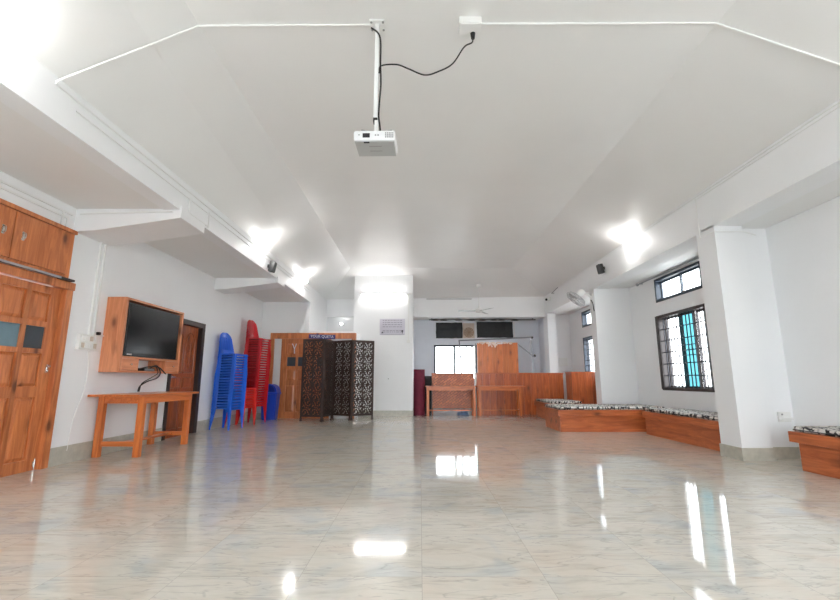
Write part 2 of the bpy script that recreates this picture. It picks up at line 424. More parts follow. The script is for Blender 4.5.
# skirting
struct('baseboard_left', wall_x(XL-.02, XL+.014, Y0, 11.3, 0, .14, [(3.6, 5.05, 0, .2), (7.2, 8.31, 0, .2)]), 'stone')
struct('baseboard_pillar', MB().box(-1.86, -.186, 12.056, 12.09, 0, .14).box(-.21, -.186, 12.09, 13.3, 0, .14), 'stone')
struct('baseboard_back', MB().box(XL, -3.88, 11.288, 11.32, 0, .13), 'stone')
struct('baseboard_right', MB().box(XR-.014, 4.244, 5.446, 5.61, 0, .15).box(XR-.014, XR+.02, 5.61, 5.82, 0, .15).box(XR-.014, 4.0, 5.82, 5.844, 0, .15).box(4.2, 4.65, 5.586, 5.65, 0, .14)
       .box(XW-.014, XW+.02, Y0, 5.53, 0, .14).box(XR-.014, XR+.02, 9.5, 9.774, 0, .15).box(XR-.014, 4.65, 9.466, 9.5, 0, .15), 'stone')

# ------------------------------------------------------------------ windows
def window_x(name, W, x, frame, panes, grille=None, depth=.12, fw=.05):
    """window in the right wall; panes: list of (ya, yb, glass material)"""
    ya, yb, za, zb = W; r = sroot(name, (x, (ya+yb)/2, za))
    f = MB()
    x0, x1 = x-.012, x+depth
    f.box(x0, x1, ya, yb, za, za+fw).box(x0, x1, ya, yb, zb-fw, zb).box(x0, x1, ya, ya+fw, za, zb).box(x0, x1, yb-fw, yb, za, zb)
    obj('window_frame', f, frame, r)
    for (pa, pb, g, xx) in panes:
        s = MB(); w = .032
        s.box(xx-.012, xx+.012, pa, pa+w, za+fw, zb-fw).box(xx-.012, xx+.012, pb-w, pb, za+fw, zb-fw).box(xx-.012, xx+.012, pa+w, pb-w, za+fw, za+fw+w).box(xx-.012, xx+.012, pa+w, pb-w, zb-fw-w, zb-fw)
        so = obj('sash', s, frame, r)
        obj('pane', MB().box(xx-.003, xx+.003, pa+w, pb-w, za+fw+w, zb-fw-w), g, so)
    if grille:
        g = MB()
        nv, nh, gx = grille
        for k in range(1, nv):
            y = ya+fw+(yb-ya-2*fw)*k/nv
            g.cyl((gx, y, za+fw*.5), (gx, y, zb-fw*.5), .0105, n=6)
        for k in range(1, nh):
            z = za+fw+(zb-za-2*fw)*k/nh
            g.cyl((gx, ya+fw*.5, z), (gx, yb-fw*.5, z), .0095, n=6)
        obj('grille', g, M['grille'], r)
    return r
w1 = window_x('window_1', W1, XW, M['darkframe'], [(7.46, 7.93, M['teal'], XW+.10), (7.03, 7.45, M['glass'], XW+.13), (7.92, 8.45, M['glass'], XW+.13)], (14, 6, XW+.045))
# ornamental block in the grille and the brown lattice shutter folded back on the far jamb
g = MB()
for y in (7.55, 7.85): g.cyl((XW+.045, y, 1.38), (XW+.045, y, 1.56), .008, n=6)
for z in (1.38, 1.56): g.cyl((XW+.045, 7.45, z), (XW+.045, 7.95, z), .008, n=6)
obj('grille_ornament', g, 'grille', w1)
l = MB()
for k in range(26):
    z = .80+k*.052
    l.cyl((XW-.02, 8.46, z), (XW+.19, 8.46, z+.11 if z+.11 < 2.15 else 2.15), .008, n=6); l.cyl((XW-.02, 8.46, min(2.15, z+.11)), (XW+.19, 8.46, z), .008, n=6)
l.box(XW-.03, XW-.005, 8.40, 8.5, .78, 2.17).box(XW+.17, XW+.2, 8.445, 8.475, .78, 2.17)
obj('lattice_shutter', l, 'darkframe', w1)
window_x('window_2', W2, XW, M['blueframe'], [(7.03, 7.73, M['glass'], XW+.08), (7.70, 8.40, M['glass'], XW+.10)], None)
window_x('window_4', W4, XW, M['blueframe'], [(10.44, 11.4, M['glass'], XW+.08), (11.4, 12.38, M['glass'], XW+.1)], (16, 7, XW+.03))
window_x('window_5', W5, XW, M['blueframe'], [(10.44, 11.4, M['glass'], XW+.08), (11.4, 12.36, M['glass'], XW+.1)], None)
window_x('added_window_6', W6, XW, M['darkframe'], [(1.24, 2.05, M['glass'], XW+.08), (2.03, 2.86, M['glass'], XW+.1)], (14, 6, XW+.045))  # out of frame, added to let daylight into the near bay
window_x('added_window_7', W7, XW, M['blueframe'], [(1.24, 2.05, M['glass'], XW+.08), (2.03, 2.86, M['glass'], XW+.1)], None)  # unseen upper window, added with the one below for daylight
# alcove window with louvre lines
r = sroot('window_3', (1.2, 15, .95)); xa, xb, za, zb = AW
f = MB()
for a in ((xa, xb, za, za+.05), (xa, xb, zb-.06, zb), (xa, xa+.06, za, zb), (xb-.05, xb, za, zb), (1.15, 1.21, za, zb)): f.box(a[0], a[1], 14.985, 15.1, a[2], a[3])
obj('window_frame', f, 'blueframe', r)
for a, b in ((xa+.06, 1.15), (1.21, xb-.05)): obj('pane', MB().box(a, b, 15.06, 15.066, za+.05, zb-.06), 'glass', r)
b_ = MB()
for k in range(5): b_.box(xa+.06, xb-.05, 15.03, 15.04, za+.22+k*.19, za+.228+k*.19)
obj('grille', b_, 'alu', r)

for nm, (xa, xb, za, zb) in zip(('added_window_8', 'added_window_9'), FW):      # unseen windows added behind the camera for flat daylight fill
    r = sroot(nm, ((xa+xb)/2, Y0, za)); xm = (xa+xb)/2
    f = MB()
    for a in ((xa, xb, za, za+.06), (xa, xb, zb-.06, zb), (xa, xa+.06, za, zb), (xb-.06, xb, za, zb), (xm-.03, xm+.03, za, zb)): f.box(a[0], a[1], Y0-.14, Y0+.01, a[2], a[3])
    obj('window_frame', f, 'blueframe', r)
    for a, b in ((xa+.06, xm-.03), (xm+.03, xb-.06)): obj('pane', MB().box(a, b, Y0-.10, Y0-.094, za+.06, zb-.06), 'glass', r)

# ------------------------------------------------------------------ doors
def panel_x(mb, x, ya, yb, za, zb, d=.012):
    """raised field on a door lying in the YZ plane, facing +X"""
    mb.faces([(x, ya, za), (x, yb, za), (x, yb, zb), (x, ya, zb), (x+d, ya+.035, za+.035), (x+d, yb-.035, za+.035), (x+d, yb-.035, zb-.035), (x+d, ya+.035, zb-.035)],
             [(0, 1, 5, 4), (1, 2, 6, 5), (2, 3, 7, 6), (3, 0, 4, 7), (4, 5, 6, 7)])
d1 = sroot('door_1', (XL, 4.37, 0))
f = MB().box(XL-.15, XL+.03, 4.95, 5.045, 0, 1.985, .006).box(XL-.15, XL+.03, 3.70, 3.795, 0, 1.985, .006).box(XL-.15, XL+.036, 3.68, 5.06, 1.985, 2.075, .006)
obj('door_frame', f, 'pinez', d1)
xs = XL-.03      # front of the leaf
cols = [(3.885, 4.18), (4.235, 4.515), (4.57, 4.815)]
rows = [(.12, .77), (.88, 1.235), (1.285, 1.525), (1.585, 1.90)]
leaf = MB()
ys = [3.80]+[v for c_ in cols for v in c_]+[4.948]
for a, b in zip(ys[::2], ys[1::2]): leaf.box(xs-.04, xs, a, b, 0, 1.98, .003)
zs = [0]+[v for r_ in rows for v in r_]+[1.98]
for (ca, cb) in cols:
    for a, b in zip(zs[::2], zs[1::2]): leaf.box(xs-.038, xs-.001, ca-.002, cb+.002, a, b)
lf = obj('door_leaf', leaf, 'pinez', d1)
for j, (ca, cb) in enumerate(cols):
    for i, (ra, rb) in enumerate(rows):
        if i == 2:
            obj('door_pane', MB().box(xs-.025, xs-.018, ca, cb, ra, rb), 'bluepane' if j < 2 else 'smoke', lf)
        else:
            mb = MB().box(xs-.03, xs-.022, ca, cb, ra, rb); panel_x(mb, xs-.022, ca+.004, cb-.004, ra+.004, rb-.004, .016); obj('door_panel', mb, 'pinez', lf)
obj('latch', MB().box(xs, xs+.012, 4.885, 4.915, 1.03, 1.12, .003).cyl((xs, 4.9, 1.10), (xs+.035, 4.9, 1.10), .01).cyl((xs+.03, 4.86, 1.10), (xs+.03, 4.91, 1.10), .008).sphere((xs+.012, 4.9, 1.05), .014), 'chrome', lf, True)
obj('door_bolt', MB().box(xs, xs+.012, 4.90, 4.93, .04, .09, .002).cyl((xs+.012, 4.915, .01), (xs+.012, 4.915, .12), .006), 'chrome', lf, True)

d2 = sroot('door_2', (XL, 7.76, 0))
obj('door_frame', MB().box(XL-.2, XL+.02, 8.19, 8.30, 0, 1.91, .005).box(XL-.2, XL+.02, 7.22, 7.30, 0, 1.91, .005).box(XL-.2, XL+.02, 7.22, 8.30, 1.91, 2.0, .005), 'darkframe', d2)
xs = XL-.06
leaf = MB().box(xs-.04, xs, 7.30, 8.19, 0, 1.91)
lf = obj('door_leaf', leaf, 'darkdoor', d2)
cv = MB()
for (ca, cb) in ((7.38, 7.72), (7.78, 8.10)):
    cm = (ca+cb)/2; w = (cb-ca)/2
    # arched upper panel moulding, small mid panel and lower panel
    arch = [(xs+.006, ca, 1.08)]+[(xs+.006, cm-w*math.cos(t*PI/10), 1.55+.24*math.sin(t*PI/10)) for t in range(11)]+[(xs+.006, cb, 1.08)]
    cv.tube(arch+[arch[0]], .014, 6)
    cv.tube([(xs+.006, cm, 1.15), (xs+.006, cm, 1.62)], .02, 6)
    for k in range(3): cv.tube([(xs+.006, cm+w*.45*math.cos(a*.5), 1.25+k*.14+w*.35*math.sin(a*.5)) for a in range(13)], .008, 5)
    for (a, b) in ((.82, .99), (.14, .72)):
        panel_x(cv, xs, ca, cb, a, b, .018); cv.tube([(xs+.004, ca, a), (xs+.004, cb, a), (xs+.004, cb, b), (xs+.004, ca, b)], .01, 5, True)
obj('carving', cv, 'darkdoor', lf, True)
obj('handle', MB().cyl((xs, 7.36, 1.0), (xs+.05, 7.36, 1.0), .012).cyl((xs+.05, 7.36, 1.0), (xs+.05, 7.47, 1.0), .009), 'chrome', lf, True)

d3 = sroot('door_3', (-2.76, 11.3, 0))
Y = 11.3
obj('door_frame', MB().box(-3.87, -3.765, Y-.03, Y+.1, 0, 2.0, .005).box(-1.765, -1.66, Y-.03, Y+.1, 0, 2.0, .005).box(-3.87, -1.66, Y-.03, Y+.1, 2.0, 2.15, .005), 'pinez', d3)
obj('side_panel', MB().box(-3.765, -3.59, Y+.02, Y+.05, .01, 2.0).box(-3.745, -3.61, Y+.012, Y+.022, .1, 1.93, .004), 'whitepanel', d3)['label'] = 'white fixed strip panel'
obj('side_panel', MB().box(-2.29, -1.765, Y+.02, Y+.05, 0, 2.0).box(-2.25, -1.81, Y+.012, Y+.022, .1, 1.93, .004), 'whitepanel', d3)['label'] = 'white fixed panel behind the screen'
for (xa, xb) in ((-3.585, -2.765), (-2.76, -2.30)):
    lf = MB(); yf = Y+.015
    cc = [(xa+.165, xa+.385), (xa+.445, xb-.155)] if xb-xa > .6 else [(xa+.11, xb-.11)]
    rr = [(.16, .82), (.94, 1.22), (1.30, 1.53), (1.60, 1.88)]
    lf.box(xa, xb, yf+.015, yf+.04, 0, 2.0)
    ev = [xa]+[v for c_ in cc for v in c_]+[xb]
    for a, b in zip(ev[::2], ev[1::2]): lf.box(a, b, yf, yf+.02, .01, 2.0, .003)
    ez = [0]+[v for c_ in rr for v in c_]+[2.0]
    for (ca, cb) in cc:
        for a, b in zip(ez[::2], ez[1::2]): lf.box(ca-.002, cb+.002, yf+.001, yf+.02, a, b)
    L_ = obj('door_leaf', lf, 'pinez', d3)
    for (ca, cb) in cc:
        for i, (ra, rb) in enumerate(rr):
            if i == 2: obj('door_pane', MB().box(ca, cb, yf+.008, yf+.014, ra, rb), 'smoke', L_)
            else:
                mb = MB(); z0, z1 = ra+.003, rb-.003; a, b = ca+.003, cb-.003
                mb.faces([(a, yf+.014, z0), (b, yf+.014, z0), (b, yf+.014, z1), (a, yf+.014, z1), (a+.04, yf+.002, z0+.04), (b-.04, yf+.002, z0+.04), (b-.04, yf+.002, z1-.04), (a+.04, yf+.002, z1-.04)],
                         [(0, 1, 5, 4), (1, 2, 6, 5), (2, 3, 7, 6), (3, 0, 4, 7), (4, 5, 6, 7)])
                obj('door_panel', mb, 'pinez', L_)
    obj('handle', MB().cyl((xb-.06 if xa < -3 else xa+.06, yf-.03, .98), (xb-.06 if xa < -3 else xa+.06, yf-.03, 1.14), .01), 'chrome', L_, True)
hk = tag(obj('wall_hook', MB().tube([(-3.24, 11.305, 1.62), (-3.24, 11.29, 1.74), (-3.27, 11.285, 1.82), (-3.29, 11.27, 1.87)], .011, 6).tube([(-3.24, 11.29, 1.74), (-3.21, 11.285, 1.82), (-3.19, 11.27, 1.87)], .011, 6), 'lettering', None, True),
         'small pale Y-shaped hook on the double door left of the folding screen', 'hook')
# name board over the double door
sg = thing('door_sign', 'narrow purple name board with white capitals on the door lintel', 'sign', (-2.53, 11.255, 2.05))
bd = MB().box(-.34, .34, -.012, .012, -.055, .055, .003); bmesh.ops.rotate(bd.bm, cent=(0, 0, 0), matrix=Matrix.Rotation(.03, 3, 'Y'), verts=bd.bm.verts[:])
obj('board', bd, 'purple', sg, world=False)
def text_part(txt, size, mat, parent, loc, tilt=0):
    cu = bpy.data.curves.new('lettering', 'FONT'); cu.body = txt; cu.size = size; cu.align_x = 'CENTER'; cu.align_y = 'CENTER'; cu.extrude = .002
    t = bpy.data.objects.new('tmp', cu); COL.objects.link(t); bpy.context.view_layer.update()
    me = bpy.data.meshes.new_from_object(t.evaluated_get(bpy.context.evaluated_depsgraph_get())); bpy.data.objects.remove(t)
    me.materials.clear(); me.materials.append(M[mat])
    me.transform(Matrix.Translation(loc) @ Matrix.Rotation(tilt, 4, 'Y') @ Matrix.Rotation(PI/2, 4, 'X'))
    o = bpy.data.objects.new('lettering', me); COL.objects.link(o); o.parent = parent; return o
text_part('YOUR QUETA', .095, 'lettering', sg, (0, -.015, 0), .03)

# ------------------------------------------------------------------ left wall furniture
cb = thing('wall_cabinet', 'varnished pine wall cabinet with two doors above the near left door', 'cabinet', (XL, 4.2, 2.10))
X = XL+.035
obj('body', MB().box(XL, X-.015, 3.42, 4.92, 2.11, 2.66).box(XL, X+.02, 3.40, 4.955, 2.64, 2.685, .004).box(XL, X, 4.88, 4.94, 2.10, 2.65, .004).box(XL, X, 3.42, 3.49, 2.10, 2.65, .004).box(XL, X-.003, 3.49, 4.88, 2.10, 2.14, .003), 'pinez', cb)
for (a, b, hy) in ((4.185, 4.88, 4.29), (3.49, 4.175, 4.07)):
    d = obj('door', MB().box(X-.02, X+.006, a, b, 2.145, 2.635, .004), 'pinez', cb)
    obj('handle', MB().tube(catmull([(X+.006, hy, 2.37), (X+.03, hy, 2.38), (X+.03, hy, 2.43), (X+.006, hy, 2.44)], 4), .006, 6).box(X+.005, X+.01, hy-.016, hy+.016, 2.36, 2.45, .002), 'chrome', d, True)
rl = thing('curtain_rail', 'slim aluminium rail running under the pine wall cabinet', 'rail', (XL+.05, 4.3, 2.075))
obj('rail_track', MB().box(XL+.03, XL+.085, 3.42, 4.90, 2.078, 2.098, .002).box(XL+.06, XL+.088, 3.42, 4.90, 2.074, 2.083), 'alu', rl)
obj('rail_end', MB().box(XL+.03, XL+.09, 4.78, 4.97, 2.073, 2.097, .003), 'black', rl)

# TV cabinet
tv = thing('tv_cabinet', 'shallow pine wall cabinet framing the television on the left wall', 'cabinet', (XL, 6.35, 1.05))
x0, x1, ya, yb, z0, z1 = XL+.002, XL+.262, 5.65, 7.06, 1.05, 2.03
body = MB().box(x0, x1, ya, ya+.04, z0, z1, .003).box(x0, x1, yb-.04, yb, z0, z1, .003).box(x0, x1, ya+.04, yb-.04, z1-.03, z1, .003).box(x0, x0+.015, ya+.04, yb-.04, 1.25, z1-.03)
obj('body', body, 'tvwz', tv)
obj('shelf', MB().box(x0, x1, ya+.04, yb-.04, 1.232, 1.258, .003), 'tvwy', tv)
obj('base_board', MB().box(x0, x1, ya+.04, yb-.04, z0, z0+.025, .003), 'tvwy', tv)
for a in (6.03, 6.68): obj('divider', MB().box(x0, x1-.005, a-.012, a+.012, 1.075, 1.232), 'tvwz', tv)
for a, b in ((5.695, 6.015), (6.695, 7.015)):
    d = obj('drawer', MB().box(x0+.02, x1+.004, a, b, 1.08, 1.228, .004), 'tvwy', tv)
    obj('knob', MB().cyl((x1, (a+b)/2, 1.155), (x1+.022, (a+b)/2, 1.155), .008).sphere((x1+.026, (a+b)/2, 1.155), .013), 'chrome', d, True)
t = thing('television', 'flat black television sitting inside the pine wall cabinet', 'television', (XL+.24, 6.35, 1.262))
xt = XL+.24
obj('housing', MB().box(xt-.05, xt, 5.73, 6.985, 1.265, 1.975, .006).box(xt-.12, xt-.045, 5.95, 6.75, 1.3, 1.85, .02), 'bezel', t)
obj('screen', MB().box(xt, xt+.003, 5.775, 6.968, 1.31, 1.962), 'screen', t)
obj('badge', MB().box(xt, xt+.004, 5.80, 5.90, 1.278, 1.298), 'alu', t)
obj('foot', MB().box(xt-.16, xt+.02, 6.1, 6.6, 1.258, 1.268), 'bezel', t)
st = thing('set_top_box', 'small black set-top box in the open middle slot of the television cabinet', 'electronics', (XL+.15, 6.37, 1.076))
obj('case', MB().box(XL+.05, XL+.24, 6.2, 6.46, 1.076, 1.116, .004), 'black', st)
obj('front_panel', MB().box(XL+.24, XL+.243, 6.22, 6.44, 1.082, 1.108), 'greyplastic', st)
tag(obj('cable', MB().tube(catmull([(XL+.26, 6.35, 1.14), (XL+.29, 6.42, 1.15), (XL+.30, 6.5, 1.06), (XL+.26, 6.5, .98), (XL+.15, 6.46, .93), (XL+.08, 6.44, .88), (XL+.05, 6.44, .84), (XL+.04, 6.44, .785)]), .009)
        .tube(catmull([(XL+.27, 6.3, 1.12), (XL+.305, 6.36, 1.14), (XL+.30, 6.44, 1.05), (XL+.2, 6.45, .98), (XL+.08, 6.45, .90), (XL+.05, 6.45, .785)]), .007)
        .tube(catmull([(XL+.20, 6.15, 1.10), (XL+.26, 6.25, 1.13), (XL+.29, 6.45, 1.135), (XL+.31, 6.62, 1.04)]), .009), 'cable', None, True),
    'tangle of black leads hanging from the television cabinet to the table', 'cable')

# console table on the left
tb = thing('console_table', 'long narrow pine table with low stretchers below the television', 'table', (-3.78, 6.2, 0))
obj('tabletop', MB().box(-4.10, -3.46, 5.5, 6.98, .745, .772, .004), 'desky', tb)
obj('apron', MB().box(-3.53, -3.51, 5.70, 6.86, .655, .745).box(-4.06, -4.04, 5.70, 6.86, .655, .745).box(-4.05, -3.52, 5.70, 5.72, .655, .745).box(-4.05, -3.52, 6.84, 6.86, .655, .745), 'desky', tb)
for x in (-4.055, -3.55):
    for y in (5.72, 6.84): obj('leg', MB().box(x-.036, x+.036, y-.036, y+.036, 0, .745, .004), 'deskz', tb)
for y in (5.72, 6.84): obj('stretcher', MB().box(-4.0, -3.57, y-.02, y+.02, .13, .19, .003), 'deskx', tb)
obj('stretcher', MB().box(-3.83, -3.73, 5.74, 6.82, .15, .175, .003), 'desky', tb)

# switchboard + conduits on the left wall
sw = thing('switchboard', 'large white switchboard with many switches beside the television cabinet', 'switchboard', (XL, 5.37, 1.4))
obj('box', MB().box(XL, XL+.045, 5.22, 5.52, 1.31, 1.5, .006), 'plate', sw)
for i in range(4):
    for j in range(2): obj('switch', MB().box(XL+.045, XL+.055, 5.25+i*.066, 5.295+i*.066, 1.335+j*.085, 1.395+j*.085, .004), M['conduit'] if (i+j) % 3 else M['beige'], sw)
sp_ = thing('plug_lead', 'short black plug and white lead between switchboard and television cabinet', 'cable', (XL, 5.5, 1.5))
obj('plug', MB().box(XL+.05, XL+.09, 5.46, 5.50, 1.505, 1.545, .008), 'black', sp_)
obj('lead', MB().tube(catmull([(XL+.06, 5.49, 1.525), (XL+.03, 5.56, 1.52), (XL+.02, 5.645, 1.51)]), .006), 'conduit', sp_, True)
tag(obj('conduit', MB().box(XL, XL+.02, 5.39, 5.415, 1.5, 2.70), 'conduit'), 'left one of two thin white conduits rising from the switchboard', 'conduit', 'wall conduits above the switchboard')
tag(obj('conduit', MB().box(XL, XL+.02, 5.47, 5.495, 1.5, 2.70), 'conduit'), 'right one of two thin white conduits rising from the switchboard', 'conduit', 'wall conduits above the switchboard')
tag(obj('conduit', MB().box(XL, XL+.018, Y0, 4.9, 2.86, 2.88).box(XL, XL+.018, 4.75, 4.77, 2.69, 2.86).box(XL, XL+.018, Y0, 4.84, 2.80, 2.82).box(XL, XL+.018, 4.82, 4.84, 2.69, 2.80), 'conduit'), 'thin white conduits on the wall above the pine wall cabinet', 'conduit')
tag(obj('cable', MB().tube(catmull([(XL+.01, 5.42, 1.31), (XL+.012, 5.46, 1.1), (XL+.012, 5.44, .8), (XL+.012, 5.34, .5), (XL+.012, 5.30, .14)]), .005), 'conduit', None, True), 'thin white wire dangling down the wall below the switchboard', 'cable')

# ------------------------------------------------------------------ plastic chairs
def make_chair(name, label, mat):
    """one-piece plastic chair without arms facing +X in its own frame, back towards -X"""
    t = thing(name, label, 'chair')
    def seat(u, v):      # shallow dished shell, rolled down at the front
        x = -.215+.46*u; y = (-.5+v)*(.44+.07*u)
        z = .425-.018*math.sin(PI*u)*math.sin(PI*v)-.02*(1-u)-.03*max(0, (u-.86)/.14)**2
        return (x, y, z)
    obj('seat', MB().grid(12, 10, seat, thick=.005), mat, t, True, world=False)
    def rim(s_): return lambda u, v: (-.20+.43*u, s_*(.22+.035*u+.004*v), .415-.022*v)
    obj('seat_apron', MB().grid(6, 2, rim(1), thick=.004).grid(6, 2, rim(-1), thick=.004).grid(6, 2, lambda u, v: (.243+.004*v, (-.5+u)*.50, .398-.026*v), thick=.004), mat, t, True, world=False)
    def back(u, v):      # curved, round-topped back with slots and forward-swept wings
        w = .235*(1-.06*v)*(1 if v < .66 else max(.12, 1-((v-.66)/.345)**2.6)**.5)
        c = (2*u-1)**2
        return (-.205-.10*v+.085*c*(1-.55*v), (u-.5)*2*w, .40+.46*v)
    obj('backrest', MB().grid(13, 18, back, skip=lambda i, j: i in (2, 4, 6, 8, 10) and 4 <= j <= 13, thick=.006), mat, t, True, world=False)
    for s_ in (-1, 1):
        def fl(u, v):    # front leg, an angle section tapering to the floor
            w = .085*(1-v)+.036*v; p = u*2; X = .222+.035*v; Yy = s_*(.235+.03*v)
            z = .415*(1-v)
            return (X-w*(1-min(1, p))*.75, Yy, z) if p <= 1 else (X, Yy-s_*w*(p-1), z)
        obj('leg', MB().grid(4, 8, fl, thick=.004), mat, t, True, world=False)
        def rl_(u, v):
            w = .075*(1-v)+.036*v; p = u*2; X = -.215-.055*v; Yy = s_*(.21+.04*v)
            z = .42*(1-v)
            return (X+w*(1-min(1, p)), Yy, z) if p <= 1 else (X, Yy-s_*w*(p-1), z)
        obj('leg', MB().grid(4, 8, rl_, thick=.004), mat, t, True, world=False)
    for c_ in t.children: c_.data.transform(Matrix.Diagonal((.84, .84, 1, 1)))
    return t
def ordinal(i, n):
    k = n-1-i
    return ORD[k] if k < (n+1)//2 or i >= len(ORDB) else ORDB[i]
def stack(name, desc, mat, n, x, y, pitch, group, rz=0):
    c0 = make_chair(name, desc % ordinal(0, n), M[mat]); c0['group'] = group; c0.location = (x, y, 0); c0.rotation_euler = (0, 0, rz)
    for i in range(1, n):
        dup(c0, (x+.0012*i+random.uniform(-.002, .002), y+random.uniform(-.003, .003), pitch*i), rz+random.uniform(-.006, .006), desc % ordinal(i, n))
stack('plastic_chair', 'blue plastic chair, %s of the tall blue stack', 'bluechair', 21, -3.82, 8.90, .0525, 'stacked blue chairs', -.22)
stack('plastic_chair', 'bright red chair, %s of the low red stack behind the blue', 'redchair2', 8, -3.80, 9.50, .052, 'low stack of red chairs', -.2)
stack('plastic_chair', 'dark red chair, %s of the tall red stack by the bin', 'redchair', 28, -3.77, 10.08, .0545, 'tall stack of red chairs', -.22)

# ------------------------------------------------------------------ bin
bn = thing('waste_bin', 'tall blue plastic bin with swing lid beside the red chairs', 'bin', (-3.68, 11.0, 0))
def taper(mb, x0, x1, y0, y1, z0, z1, k):
    cx, cy = (x0+x1)/2, (y0+y1)/2
    mb.faces([(cx+(x-cx)*k, cy+(y-cy)*k, z0) for x, y in ((x0, y0), (x1, y0), (x1, y1), (x0, y1))]+[(x, y, z1) for x, y in ((x0, y0), (x1, y0), (x1, y1), (x0, y1))],
             [(0, 3, 2, 1), (4, 5, 6, 7), (0, 1, 5, 4), (1, 2, 6, 5), (2, 3, 7, 6), (3, 0, 4, 7)])
    bmesh.ops.bevel(mb.bm, geom=mb.bm.edges[:], offset=.02, segments=2, affect='EDGES'); return mb
obj('body', taper(MB(), -3.87, -3.49, 10.84, 11.15, 0, .62, .84), 'bin', bn, True)
obj('rim', MB().box(-3.885, -3.475, 10.825, 11.165, .60, .66, .015), 'bin', bn, True)
lid = [(-3.87, 10.84, .655)]+[(-3.68-.19*math.cos(a*PI/12), 10.84, .655+.2*math.sin(a*PI/12)) for a in range(1, 12)]+[(-3.49, 10.84, .655)]
obj('lid', MB().prism(lid, (0, .31, 0)), 'bin', bn, True)
obj('swing_flap', MB().prism([(-3.68+.145*math.cos(a*PI/10), 10.832, .665+.16*math.sin(a*PI/10)) for a in range(11)], (0, .012, 0)), plain('bin_flap', lin(20, 48, 150), .35), bn)['label'] = 'darker blue flap'
obj('emblem', MB().prism([(-3.66+.035*math.cos(a*PI/3+.5), 10.872, .36+.045*math.sin(a*PI/3+.5)) for a in range(6)], (0, .012, 0)), 'lettering', bn)['label'] = 'small white mark'

# ------------------------------------------------------------------ carved folding screen
fs = thing('folding_screen', 'dark carved openwork folding screen in front of the double door', 'screen', (-2.0, 10.8, 0))
PTS = [(-2.83, 10.58), (-2.275, 10.46), (-2.16, 11.02), (-1.66, 10.74), (-1.15, 11.02)]
def screen_panel(p, q):
    p, q = Vector((*p, 0)), Vector((*q, 0)); d = (q-p); W = d.length; ang = math.atan2(d.y, d.x)
    T = Matrix.Translation(p) @ Matrix.Rotation(ang, 4, 'Z')
    fr = MB(); zb, zt = .10, 1.92
    fr.box(.005, .045, -.014, .014, .03, zt, .003).box(W-.045, W-.005, -.014, .014, .03, zt, .003).box(.04, W-.04, -.012, .012, zt-.05, zt, .003).box(.04, W-.04, -.012, .012, zb, zb+.045, .003).box(W/2-.014, W/2+.014, -.011, .011, zb, zt)
    H = (zt-.05-zb-.045)
    for k in range(1, 5): z = zb+.045+H*k/5; fr.box(.04, W-.04, -.011, .011, z-.011, z+.011)
    lt = MB(); U, V = 36, 110; x0_, x1_, z0_, z1_ = .042, W-.042, zb+.04, zt-.045
    def hole(i, j):
        a = ((i+.5)/U*2) % 1*2-1; b = ((j+.5)/V*5) % 1*2-1
        if abs(a) > .88 or abs(b) > .90: return False
        r_ = math.hypot(a, b*1.05); th = math.atan2(b, a)
        if r_ < .13: return True
        if .24 < r_ < .50: return math.cos(6*th+4*r_) > .15
        if .58 < r_ < .86: return math.cos(8*th-5*r_) > .25
        return r_ > .98 and math.cos(12*th) > -.1
    lt.grid(U, V, lambda u, v: (x0_+(x1_-x0_)*u, .008, z0_+(z1_-z0_)*v), skip=hole, thick=.014)
    fts = [MB(), MB()]
    for ft, x in zip(fts, (.025, W-.025)): ft.lathe([(0, 0), (.03, 0), (.034, .02), (.022, .04), (.03, .06), (.018, .08), (.0, .085)], (x, 0, 0), 10)
    for mb in (fr, lt, *fts): bmesh.ops.transform(mb.bm, matrix=T, verts=mb.bm.verts[:])
    f_ = obj('panel_frame', fr, 'carved', fs); obj('carved_lattice', lt, 'carved', f_)
    for ft in fts: obj('foot', ft, 'carved', f_, True)
for a, b in zip(PTS, PTS[1:]): screen_panel(a, b)

# ------------------------------------------------------------------ pillar items
nt_ = thing('notice_board', 'pale lavender printed notice fixed to the white pillar', 'notice', (-.77, 12.06, 2.18))
obj('sheet', MB().box(-1.12, -.42, 12.055, 12.069, 2.18, 2.63, .003), 'paper', nt_)
ln = MB(); rnd = random.Random(3)
for z in (2.585, 2.525, 2.465, 2.405, 2.30, 2.26):
    x = -1.04
    while x < -.52:
        w = rnd.uniform(.03, .09); ln.box(x, min(x+w, -.5), 12.052, 12.056, z-.011, z+.011); x += w+.018
ln.box(-1.10, -.44, 12.052, 12.056, 2.187, 2.199)
obj('faint_lines', ln, 'ink', nt_)
obj('dark_mark', MB().prism([(-1.075, 12.051, 2.225), (-1.015, 12.051, 2.225), (-1.045, 12.051, 2.275)], (0, .005, 0)), 'inkdark', nt_)
obj('dark_mark', MB().box(-.515, -.465, 12.051, 12.056, 2.27, 2.31).box(-.50, -.48, 12.051, 12.056, 2.22, 2.27), 'inkdark', nt_)
tl = thing('tube_light', 'lit tube light batten across the top of the white pillar', 'light', (-1.0, 12.05, 3.28))
obj('batten', MB().box(-1.68, -.36, 12.03, 12.069, 3.30, 3.345, .004), 'white', tl)
for x in (-1.66, -.38): obj('end_cap', MB().box(x-.015, x+.015, 11.99, 12.05, 3.255, 3.33, .004), 'white', tl)
obj('tube', MB().cyl((-1.645, 12.0, 3.28), (-.395, 12.0, 3.28), .014, n=10), 'tube', tl, True)
cd = thing('conduit', 'white conduit running down the right edge of the pillar to a small box', 'conduit', (-.31, 12.06, 2.0))
obj('pipe', MB().box(-.335, -.305, 12.045, 12.07, 2.04, 3.36).box(-.335, -.2, 12.045, 12.07, 3.33, 3.36), 'conduit', cd)
obj('junction_box', MB().box(-.37, -.27, 12.035, 12.07, 1.96, 2.04, .006), 'plate', cd)
